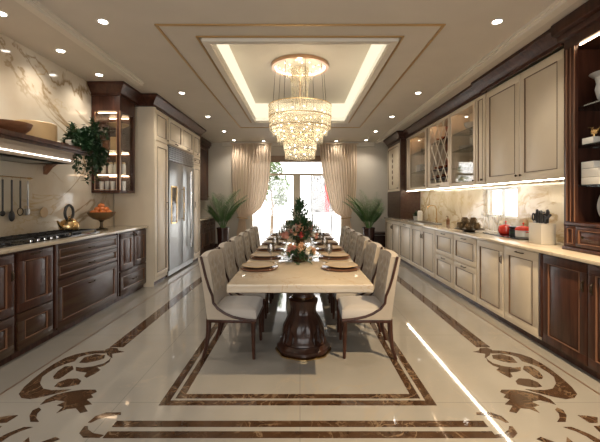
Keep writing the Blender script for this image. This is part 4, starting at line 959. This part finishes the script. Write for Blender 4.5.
# ------------------------------------------------------------------ dining table
TX, TA, TB, TT = .52, 2.54, 6.62, .755
t = thing('dining_table', 'long cream marble dining table on carved dark pedestals, room centre', 'table', (0, 4.58, 0))
MB().box(-TX, TX, TA, TB, TT-.062, TT, .012, seg=3).build('tabletop', 'tablem', t)
MB().box(-TX+.09, TX-.09, TA+.09, TB-.09, TT-.088, TT-.062, .006).build('apron', 'woodblk', t)
fl = lambda a, z: 1+(.02*math.cos(20*a) if .14 < z < .44 else 0)
for yy in (3.25, 5.8):
    c = (.03 if yy < 4 else 0, yy, 0)
    p = MB().lathe([(.20, .09), (.212, .10), (.205, .12), (.19, .14), (.186, .18), (.18, .22), (.165, .26), (.145, .30), (.122, .335), (.112, .36), (.116, .40), (.13, .44), (.132, .462), (.10, .475), (.092, .49), (.095, .52), (.12, .545), (.135, .60), (.15, .64), (.15, .667)], c, 60, flute=fl).build('pedestal', 'woodblk', t)
    MB().lathe([(.222, .018), (.236, .03), (.232, .055), (.212, .075), (.205, .09)], c, 48, flute=lambda a, z: 1+.03*math.cos(8*a)).build('plinth', 'woodblk', p)
    MB().lathe([(.228, 0), (.246, .004), (.246, .014), (.228, .018)], c, 48, flute=lambda a, z: 1+.03*math.cos(8*a)).build('base_ring', 'gold', p)
    MB().lathe([(.098, .476), (.108, .483), (.098, .49)], c, 36).build('collar', 'gold', p)
    # four acanthus shells rising from the plinth
    for k in range(4):
        a = PI/4+k*PI/2; ca, sa = math.cos(a), math.sin(a); m = MB()
        def shell(u, v, ca=ca, sa=sa):
            z = .105+.17*v; w = .085*math.sin(PI*(.25+.6*v))*(1-.35*v); rr_ = .198-.03*v+.012*math.cos(5*PI*(u-.5)); t_ = (u-.5)*2*w
            return (c[0]+ca*rr_-sa*t_, yy+sa*rr_+ca*t_, z-.05*abs(u-.5)*v*2)
        m.grid(shell, 14, 8); bmesh.ops.solidify(m.b, geom=m.b.faces[:], thickness=.012)
        m.build('acanthus_shell', 'woodblk', p)

# ------------------------------------------------------------------ chairs
def make_chair():
    """faces +x, origin on the floor under the seat centre"""
    r = thing('dining_chair', '', 'chair', (0, 0, 0), 'dining chairs along the table sides')
    W = .235
    # seat cushion
    def top(u, v):
        x = -.17+.39*u; w = W*(.90+.10*(1-u)) if u > .5 else W*.95
        e = min(u, 1-u, v, 1-v)*2; dome = .035*(1-(1-min(1, e*2.2))**2)
        y = (v-.5)*2*w*.97
        return (x, y, .405+dome+.006*math.sin(PI*u))
    m = MB(); g = m.grid(top, 18, 18)
    # skirt down to the frame
    loop = [g[i][0] for i in range(19)]+[g[18][j] for j in range(1, 19)]+[g[i][18] for i in range(17, -1, -1)]+[g[0][j] for j in range(17, 0, -1)]
    low = [m.b.verts.new((v.co.x, v.co.y, .335)) for v in loop]; n = len(loop)
    for i in range(n): m.b.faces.new((loop[i], loop[(i+1) % n], low[(i+1) % n], low[i]))
    m.b.faces.new(low); m.build('seat', 'seatf', r, smooth=60)
    m = MB(); m.box(-.19, .225, -W*.98, W*.98, .31, .336, .006); m.build('seat_frame', 'chairw', r)
    # back
    H = (.34, .87)
    def cx(z): f = (z-.34)/.59; return -.165-.035*f-.055*f**3-.012*math.sin(f*PI)
    def hw(z): f = (z-.34)/.59; return .218+.018*f+.010*f**3
    def front(u, v):
        z = H[0]+(H[1]-H[0])*v; w = hw(z); y = (u-.5)*2*w
        curve = .035*(abs(y)/w)**2.2 # barrel
        puff = .012; tuft = 0
        if .30 < v < .97:
            for rz, off in ((.42, 0), (.56, 1), (.70, 0), (.84, 1)):
                for k in range(-2, 3):
                    ty_ = (k+.5*off)*.115
                    if abs(ty_) > w*.85: continue
                    d2 = ((y-ty_)/.03)**2+((v-rz)*.545/.03)**2; tuft = max(tuft, math.exp(-d2))
            # diamond creases
            a1 = ((y/.115)+(v*.59/.083)) ; a2 = ((y/.115)-(v*.59/.083))
            cr = min(abs(a1-round(a1)), abs(a2-round(a2)))
            tuft = max(tuft, .35*math.exp(-(cr/.08)**2))
        edge = min(u, 1-u)*2; lip = min(1, edge*8)*min(1, (1-v)*14)
        return (cx(z)+.018+curve+puff*lip-.022*tuft*lip, y, z+.012*math.cos((u-.5)*PI) if v > .98 else z)
    def rear(u, v):
        z = H[0]+(H[1]-H[0])*v; w = hw(z); y = (u-.5)*2*w; curve = .02*(abs(y)/w)**2
        return (cx(z)-.03+curve, y, z+.012*math.cos((u-.5)*PI) if v > .98 else z)
    m = MB(); A = m.grid(front, 44, 50); B = m.grid(rear, 44, 50)
    for i in range(44):
        m.b.faces.new((A[i][0], A[i+1][0], B[i+1][0], B[i][0])); m.b.faces.new((A[i][50], B[i][50], B[i+1][50], A[i+1][50]))
    for j in range(50):
        m.b.faces.new((A[0][j], B[0][j], B[0][j+1], A[0][j+1])); m.b.faces.new((A[44][j], A[44][j+1], B[44][j+1], B[44][j]))
    m.build('backrest', 'fab', r, smooth=60)
    # side wings, trims
    for s in (-1, 1):
        sweep = [(cx(.87)-.004, .875), (cx(.8)-.002, .8), (cx(.70)+.004, .70), (cx(.61)+.018, .61), (cx(.54)+.038, .54), (-.145, .48), (-.105, .43), (-.045, .39), (.02, .362), (.09, .345), (.14, .337)]
        back = [(cx(z)-.026, z) for z in (.34, .5, .65, .8, .87)]
        poly = sweep+[(.1, .336)]+back
        # wing shell: follows the width of the back
        m = MB(); a = []; b = []
        for (x, z) in sweep+back:
            w = hw(max(.34, z)); a.append(m.b.verts.new((x, s*(w-.004), z))); b.append(m.b.verts.new((x, s*(w+.016), z)))
        n = len(a); f1 = m.b.faces.new(a); f2 = m.b.faces.new(b[::-1])
        for i in range(n): m.b.faces.new((a[i], a[(i+1) % n], b[(i+1) % n], b[i]))
        bmesh.ops.triangulate(m.b, faces=[f1, f2]); m.build('side_wing', 'fab', r)
        m = MB(); m.tube([(x+.003, s*(hw(max(.34, z))+.008), z) for x, z in sweep]+[(.22, s*W*.97, .330)], .0115, 8); m.build('side_trim', 'chairw', r)
    for s in (-1, 1):
        m = MB(); m.tube([(.195, s*.205, .32), (.195, s*.205, .18), (.20, s*.207, 0)], [.022, .018, .013], 8); m.build('leg', 'chairw', r)
        m = MB(); m.tube([(-.185, s*.205, .34), (-.19, s*.205, .22), (-.205, s*.208, .10), (-.235, s*.212, 0)], [.024, .021, .017, .014], 8); m.build('leg', 'chairw', r)
    return r
proto = make_chair(); first = True
ordn = ('nearest', 'second', 'third', 'fourth', 'fifth', 'farthest')
CY = [3.27+.62*k for k in range(6)]
for s, side in ((1, 'left'), (-1, 'right')):
    for k, y in enumerate(CY):
        o = proto if first else dup(proto); first = False
        look = 'tufted beige dining chair with dark wood trim'
        lab = f'{look}, {ordn[k]} on the {side} side of table' if k in (0, 5) else f'{look}, {ordn[k]} from near end, {side} side of table'
        jit = R((-2, 1.5, -1, 2, 0, 1)[k])
        place(o, (-s*.585, y, 0), (0 if s > 0 else PI)+jit, lab)
hc = dup(proto); place(hc, (-.03, 6.98, 0), -PI/2, 'pale green-grey chair back at the far head of the table'); hc['group'] = 'dining chairs along the table sides'; hc.scale = (1, 1, 1.08)
del hc['group']

# ------------------------------------------------------------------ place settings
pm = None; sets = [3.12+.585*k for k in range(6)]
def mk_mat():
    r = thing('charger_plate', '', 'charger', (0, 0, 0), 'brown chargers around the table')
    MB().lathe([(.13, 0), (.16, .004), (.166, .016), (.158, .018), (0, .0175)], (0, 0, 0), 40).build('disc', 'mat_', r)
    return r
def mk_plate():
    r = thing('dinner_plate', '', 'plate', (0, 0, 0), 'tan plates around the table')
    MB().lathe([(.08, 0), (.09, .004), (.137, .016), (.139, .019), (.13, .018), (.1, .012), (0, .012)], (0, 0, 0), 40).build('dish', 'plate', r)
    MB().lathe([(.138, .0165), (.142, .019), (.138, .0215), (.138, .0165)], (0, 0, 0), 40).build('rim', 'tan', r)
    return r
def mk_glass():
    r = thing('wine_glass', '', 'glass', (0, 0, 0), 'wine glasses on the table')
    MB().lathe([(.032, 0), (.03, .003), (.004, .008), (.0035, .08), (.008, .088)], (0, 0, 0), 16).build('stem', 'drink', r)
    MB().lathe([(.008, .088), (.028, .105), (.035, .135), (.030, .18), (.0285, .18), (.033, .135), (.026, .108), (0, .092)], (0, 0, 0), 18).build('bowl', 'drink', r)
    return r
P = [mk_mat(), mk_plate(), mk_glass()]; used = False
for s, side in ((-1, 'left'), (1, 'right')):
    for k, y in enumerate(sets):
        a = P if not used else [dup(p) for p in P]; used = True
        w = f'{ordn[k]} setting on the {side} side' if k in (0, 5) else f'{ordn[k]} setting from near end, {side} side'
        place(a[0], (s*.355, y, TT), 0, f'brown lacquer charger under the plate, {w}')
        place(a[1], (s*.36, y, TT+.018), 0, f'tan dinner plate, {w} of table')
        place(a[2], (s*.275, y+.29, TT), 0, f'clear wine glass beside plate, {w}')
# ------------------------------------------------------------------ flowers
def blossoms(parent, c, spread, n, mats, r0, rnd, zs):
    for k in range(n):
        a = rnd.uniform(0, 2*PI); q = rnd.random()**.5
        p = Vector((c[0]+spread[0]*q*math.cos(a), c[1]+spread[1]*q*math.sin(a), c[2]+zs*(1-q*q)+rnd.uniform(-.02, .02)))
        m = MB(); r_ = r0*rnd.uniform(.7, 1.15); m.ico(p, r_*.55, 2)
        for j in range(13):
            b = j*2.4; el = R(75-j*6); d = Vector((math.cos(b)*math.cos(el), math.sin(b)*math.cos(el), math.sin(el)))
            m.leaf(p+d*r_*.2, d+Vector((0, 0, .2)), (0, 0, 1), r_*.95, r_*.85, .25)
        m.build('blossom', mats[k % len(mats)], parent, smooth=60)
def greens(parent, c, R_, n, L, w, rnd, mat='leafd', zs=1, zmin=None):
    m = MB()
    for k in range(n):
        a = rnd.uniform(0, 2*PI); el = rnd.uniform(-.15, 1.4); d = Vector((math.cos(a)*math.cos(el), math.sin(a)*math.cos(el), math.sin(el)*zs))
        p = Vector(c)+Vector((d.x*R_[0], d.y*R_[1], d.z*R_[2]))*rnd.uniform(.35, 1)
        if zmin and p.z < zmin+.01: p.z = zmin+.012
        dd = d+Vector((rnd.gauss(0, .4), rnd.gauss(0, .4), rnd.gauss(0, .3)))
        if zmin and p.z+dd.normalized().z*L < zmin: dd.z = abs(dd.z)
        m.leaf(p, dd, (0, 0, 1), L*rnd.uniform(.7, 1.2), w)
    m.build('foliage', mat, parent, smooth=False)
rf = random.Random(21)
t = thing('flower_arrangement', 'low table arrangement of peach blossoms and trailing greens, nearest', 'flowers', (0, 3.52, TT), 'flower arrangements on the table')
MB().lathe([(.07, 0), (.08, .01), (.085, .05), (.07, .055), (0, .05)], (0, 3.52, TT), 28, sy=1.3).build('bowl', 'bronze', t)
greens(t, (0, 3.52, TT+.02), (.17, .26, .10), 330, .06, .022, rf, zmin=TT)
blossoms(t, (0, 3.52, TT+.075), (.14, .18), 15, ('peach', 'peach', 'pink', 'creamfl', 'peach'), .048, rf, .05)
t = thing('flower_arrangement', 'tall table bouquet of pink and red blossoms in a vase, middle', 'flowers', (0, 4.05, TT), 'flower arrangements on the table')
MB().lathe([(.06, 0), (.05, .02), (.035, .08), (.05, .14), (.075, .17), (.068, .17), (.04, .13), (0, .1)], (0, 4.05, TT), 28).build('vase', 'bronze', t)
greens(t, (0, 4.05, TT+.20), (.20, .2, .17), 520, .07, .026, rf)
blossoms(t, (0, 4.03, TT+.17), (.20, .16), 26, ('pink', 'peach', 'rosered', 'pink', 'creamfl', 'pink'), .05, rf, .13)
t = thing('flower_arrangement', 'tallest leafy green bouquet in a slim vase, behind the pink flowers', 'flowers', (0, 4.65, TT), 'flower arrangements on the table')
MB().lathe([(.055, 0), (.04, .02), (.03, .12), (.045, .2), (.04, .2), (0, .16)], (0, 4.65, TT), 28).build('vase', 'drink', t)
m = MB()
for k in range(520):
    zf = rf.random()**.8; w_ = .085*(1.25-zf) ; p = Vector((rf.gauss(0, w_), 4.65+rf.gauss(0, w_), TT+.2+.36*zf+rf.gauss(0, .02)))
    m.leaf(p, (p.x*5+rf.gauss(0, .5), (p.y-4.65)*5+rf.gauss(0, .5), .5+rf.gauss(0, .4)), (0, 0, 1), .07*rf.uniform(.6, 1.2), .024)
m.build('foliage', 'leafm', t, smooth=False)
blossoms(t, (0, 4.63, TT+.22), (.16, .12), 9, ('creamfl', 'pink'), .035, rf, .12)
t = thing('flower_arrangement', 'low green and white arrangement at the far end of the table', 'flowers', (0, 5.5, TT), 'flower arrangements on the table')
MB().lathe([(.07, 0), (.08, .05), (.07, .055), (0, .05)], (0, 5.5, TT), 28).build('bowl', 'bronze', t)
greens(t, (0, 5.5, TT+.03), (.17, .22, .16), 260, .06, .025, rf, zmin=TT); blossoms(t, (0, 5.5, TT+.10), (.1, .14), 8, ('creamfl', 'pink'), .04, rf, .05)

# ------------------------------------------------------------------ palms
def palm(x, y, label, seed, lean, ph=.63):
    t = thing('potted_palm', label, 'potted plant', (x, y, 0), 'potted palms beside the far window'); rn = random.Random(seed)
    m = MB(); b = .13; 
    m.lathe([(.07, 0), (.125, .01), (.16, ph-.04), (.17, ph-.035), (.17, ph), (.155, ph), (.15, ph-.04), (0, ph-.04)], (x, y, 0), 28).build('pot', 'pot', t)
    MB().cyl((x, y, 0), .148, ph-.04, ph-.025, 20).build('soil', 'soil', t)
    for k in range(18):
        a = 2*PI*k/18+rn.uniform(-.2, .2); L = rn.uniform(.85, 1.2); el = R(rn.uniform(55, 86)); bend = rn.uniform(.35, .85)
        hx, hy = math.cos(a), math.sin(a)*.7; p = Vector((x+hx*.03, y+hy*.03, ph-.04)); pts = [p.copy()]; N = 18
        for q in range(N):
            e = el-bend*(q/N)**1.5*1.1; d = Vector((hx*math.cos(e), hy*math.cos(e), math.sin(e))); p = p+d*L/N; pts.append(p.copy())
            pts[-1].x = min(max(pts[-1].x, XL+.55), 2.05); pts[-1].y = min(pts[-1].y, Y1-.25)
        m = MB(); m.tube(pts, [.008*(1-.8*i/N) for i in range(N+1)], 5)
        for q in range(4, N+1):
            f = q/N; d = (pts[q]-pts[q-1]).normalized(); sd = d.cross(Vector((0, 0, 1))).normalized(); ll = .24*math.sin(PI*min(1, .18+.80*f))+.04
            for sg_ in (-1, 1):
                for hh in (0, .5):
                    pp = pts[q]-d*hh*L/N; m.leaf(pp, d*.8+sd*sg_*1.4+Vector((0, 0, .1-.25*rn.random())), (0, 0, 1), ll, .019, .1)
        m.build('frond', 'leaf', t, smooth=False)
palm(-2.02, 9.45, 'feathery palm in a tall dark pot left of the far window', 3, 0)
palm(1.80, 9.45, 'feathery palm in a tall dark pot right of the far window', 8, 0)

# ------------------------------------------------------------------ chandelier
CX, CYY = 0, 5.30; c = (CX, CYY, 0)
t = thing('chandelier', 'tiered crystal drum chandelier hanging over the dining table', 'chandelier', (CX, CYY, RZ))
cp = MB().lathe([(.415, RZ-.045), (.42, RZ-.04), (.42, RZ-.001), (.37, RZ-.001), (.37, RZ-.045), (.415, RZ-.045)], c, 64).build('canopy_ring', 'rose', t)
MB().lathe([(.36, RZ-.03), (.368, RZ-.028), (.368, RZ-.02), (.36, RZ-.02), (.36, RZ-.03)], c, 48).build('ring_light', 'bulbs', cp)
MB().lathe([(.355, RZ-.012), (.355, RZ-.001)], c, 48).build('canopy_plate', 'creamfl', t)
for k in range(8):
    a = 2*PI*k/8+.2; MB().tube([(.36*math.cos(a), CYY+.36*math.sin(a), RZ-.02), (.40*math.cos(a), CYY+.40*math.sin(a), 2.73)], .0035, 5).build('suspension_wire', 'bronze', t)
MB().tube([(0, CYY, RZ-.01), (0, CYY, 2.74)], .014, 10).build('stem', 'rose', t)
def fringe(r, z0, z1, n, wave=0, w=.011, scal=0, twist=0):
    m = MB()
    for k in range(n):
        a = 2*PI*k/n; zb = z0+(wave*math.sin(k*2.39) if wave else 0); cc = (r*math.cos(a), CYY+r*math.sin(a))
        m.lathe([(w*.3, zb-.012), (w, zb), (w, z1), (w*.4, z1+.006)], (cc[0], cc[1], 0), 6)
    return m
def scatter(r0, r1, z0, z1, n, rnd, size=.012):
    m = MB()
    for k in range(n):
        f = rnd.random(); a = rnd.uniform(0, 2*PI); r_ = (r0+(r1-r0)*f)*rnd.uniform(.75, 1.02); z_ = z0+(z1-z0)*f+rnd.uniform(-.03, .03)
        s_ = size*rnd.uniform(.6, 1.3); m.ico((r_*math.cos(a), CYY+r_*math.sin(a), z_), s_, 1, (1, 1, 1.5))
    return m
rc = random.Random(2)
for (r_, zz) in ((.462, 2.725), (.462, 2.55), (.45, 2.40)):
    MB().lathe([(r_-.006, zz-.004), (r_+.006, zz-.004), (r_+.006, zz+.005), (r_-.006, zz+.005), (r_-.006, zz-.004)], c, 64).build('gold_band', 'gold', t)
fringe(.455, 2.56, 2.718, 190, w=.0065).build('crystal_fringe', 'crystal', t)
fringe(.447, 2.40, 2.56, 180, .015, w=.0065).build('crystal_fringe', 'crystal', t)
fringe(.40, 2.33, 2.50, 130, .03, w=.007).build('crystal_fringe', 'crystal', t)
fringe(.33, 2.22, 2.38, 100, .03, w=.007).build('crystal_fringe', 'crystal', t)
fringe(.235, 2.08, 2.26, 96, w=.0065).build('crystal_fringe', 'crystal', t)
fringe(.215, 1.97, 2.08, 90, .01, w=.0065).build('crystal_fringe', 'crystal', t)
fringe(.12, 3.0, 3.28, 28, .05).build('crystal_fringe', 'crystal', t)
fringe(.12, 2.74, 3.0, 20, .05, .007).build('crystal_fringe', 'crystal', t)
for rr_, zz in ((.24, 2.265), (.225, 2.085), (.34, 2.385)): MB().lathe([(rr_-.008, zz-.005), (rr_+.005, zz-.005), (rr_+.005, zz+.005), (rr_-.008, zz+.005), (rr_-.008, zz-.005)], c, 48).build('gold_band', 'gold', t)
scatter(.45, .24, 2.40, 2.20, 420, rc).build('crystal_drops', 'crystal', t)['kind'] = 'stuff'
scatter(.24, .10, 2.00, 1.95, 90, rc, .009).build('crystal_drops', 'crystal', t)['kind'] = 'stuff'
scatter(.33, .10, 3.28, 3.05, 150, rc, .009).build('crystal_drops', 'crystal', t)['kind'] = 'stuff'
def bulbs(r, z, n, s=.012):
    for k in range(n):
        a = 2*PI*k/n+z; MB().ico((r*math.cos(a), CYY+r*math.sin(a), z+.012*((k % 3)-1)), s, 2).build('bulb', 'bulb', t)
bulbs(.36, 2.63, 14, .011); bulbs(.40, 2.47, 12, .009); bulbs(.33, 2.42, 14); bulbs(.38, 2.34, 12, .009); bulbs(.26, 2.26, 9); bulbs(.15, 2.12, 6); bulbs(.14, 2.02, 6, .008); bulbs(.24, 3.27, 8, .007); bulbs(.30, 3.285, 10, .006)

# ------------------------------------------------------------------ lights
def lamp(name, kind, loc, energy, colr=(1, .90, .77), rot=(0, 0, 0), **kw):
    l = bpy.data.lights.new(name, kind); l.energy = energy; l.color = colr
    for k, v in kw.items(): setattr(l, k, v)
    o = bpy.data.objects.new(name, l); col.objects.link(o); o.location = loc; o.rotation_euler = rot; return o
dl0 = None
def downlight(x, y, label, e=19):
    global dl0
    if dl0 is None:
        dl0 = thing('downlight', label, 'ceiling light', (x, y, CZ), 'recessed ceiling downlights')
        MB().lathe([(.038, -.002), (.052, -.006), (.056, -.004), (.056, 0), (.038, 0), (.038, -.002)], (x, y, CZ), 32).build('trim_ring', 'white', dl0)
        MB().lathe([(.037, -.003), (.037, 0)], (x, y, CZ), 24).build('lens', 'lamp', dl0)
    else: place(dup(dl0), (x, y, CZ), 0, label)
    # the near right lamp is tilted, brighter and warmer: it throws the warm patch beside the table
    near = x > 0 and 1.7 < y < 1.8
    b_ = lamp('downlight_beam', 'SPOT', (x, y, CZ-.02), 255 if near else e, (1, .76, .47) if near else (1, .90, .77), spot_size=R(74 if near else 130), spot_blend=.5 if near else .8, shadow_soft_size=.025 if near else .045)
    if near: b_.rotation_euler = Vector((-.45, 1.15, -2.95)).to_track_quat('-Z', 'Y').to_euler()
for sx, side in ((-1, 'left'), (1, 'right')):
    for k, y in enumerate((.4, 1.76, 3.27, 5.45, 7.0, 8.5, 9.75)):
        if k > 1: lab = f'round recessed downlight, {("nearest","second","third","fourth","farthest")[k-2]} of the inner {side} row'
        else: lab = f'round recessed downlight above the camera, {side} row, {("behind","beside")[k]}'
        downlight(sx*1.79, y, lab, 19)
for k, y in enumerate((1.9, 3.13, 3.91, 4.66)):
    downlight(-2.6, y, f'round recessed downlight over the left worktop, {("above camera side","nearest","middle","farthest")[k]}', 15)
for sx, side in ((-1, 'left'), (1, 'right')): downlight(sx*1.0, 9.9, f'small downlight in front of the {side} curtain', 6)
for a in (.5, 2.6, 4.7): lamp('chandelier_glow', 'POINT', (.22*math.cos(a), CYY+.22*math.sin(a), 3.2), .45, (1, .88, .70), shadow_soft_size=.03)
lamp('chandelier_glow', 'POINT', (.12, CYY-.12, 2.63), 4, (1, .84, .62), shadow_soft_size=.15)
lamp('chandelier_glow', 'POINT', (-.12, CYY, 2.40), 4, (1, .84, .62), shadow_soft_size=.12)
lamp('chandelier_glow', 'POINT', (0, CYY, 2.12), 2, (1, .84, .62), shadow_soft_size=.08)
# daylight portal at the far window
l = bpy.data.lights.new('window_portal', 'AREA'); l.shape = 'RECTANGLE'; l.size = DX1-DX0; l.size_y = DZ; l.cycles.is_portal = True
o = bpy.data.objects.new('window_portal', l); col.objects.link(o); o.location = ((DX0+DX1)/2, Y1+.2, DZ/2); o.rotation_euler = (R(-90), 0, 0)
l = bpy.data.lights.new('window_portal', 'AREA'); l.shape = 'RECTANGLE'; l.size = NX1-NX0; l.size_y = NZ1-NZ0; l.cycles.is_portal = True  # portal for the added fill opening behind the camera
o = bpy.data.objects.new('window_portal', l); col.objects.link(o); o.location = ((NX0+NX1)/2, Y0-.16, (NZ0+NZ1)/2); o.rotation_euler = (R(90), 0, 0)
# ------------------------------------------------------------------ world and camera
w = bpy.data.worlds.new('daylight'); sc.world = w; w.use_nodes = True
bg = w.node_tree.nodes['Background']; bg.inputs[0].default_value = (1.0, .985, .96, 1); bg.inputs[1].default_value = 2.6
cam = bpy.data.cameras.new('camera'); cam.sensor_width = 36; cam.lens = 360/600*36; cam.shift_y = -21/600; cam.clip_end = 200
co = bpy.data.objects.new('camera', cam); col.objects.link(co); co.location = (0, 0, 1.35); co.rotation_euler = (PI/2, 0, 0); sc.camera = co
sc.view_settings.view_transform = 'Standard'; sc.view_settings.look = 'None'; sc.view_settings.gamma = 1; sc.view_settings.exposure = 0.95
sc.cycles.max_bounces = 8; sc.cycles.diffuse_bounces = 4; sc.cycles.glossy_bounces = 4; sc.cycles.transparent_max_bounces = 24; sc.cycles.transmission_bounces = 4
sc.cycles.sample_clamp_indirect = 4; sc.cycles.caustics_reflective = False; sc.cycles.caustics_refractive = False
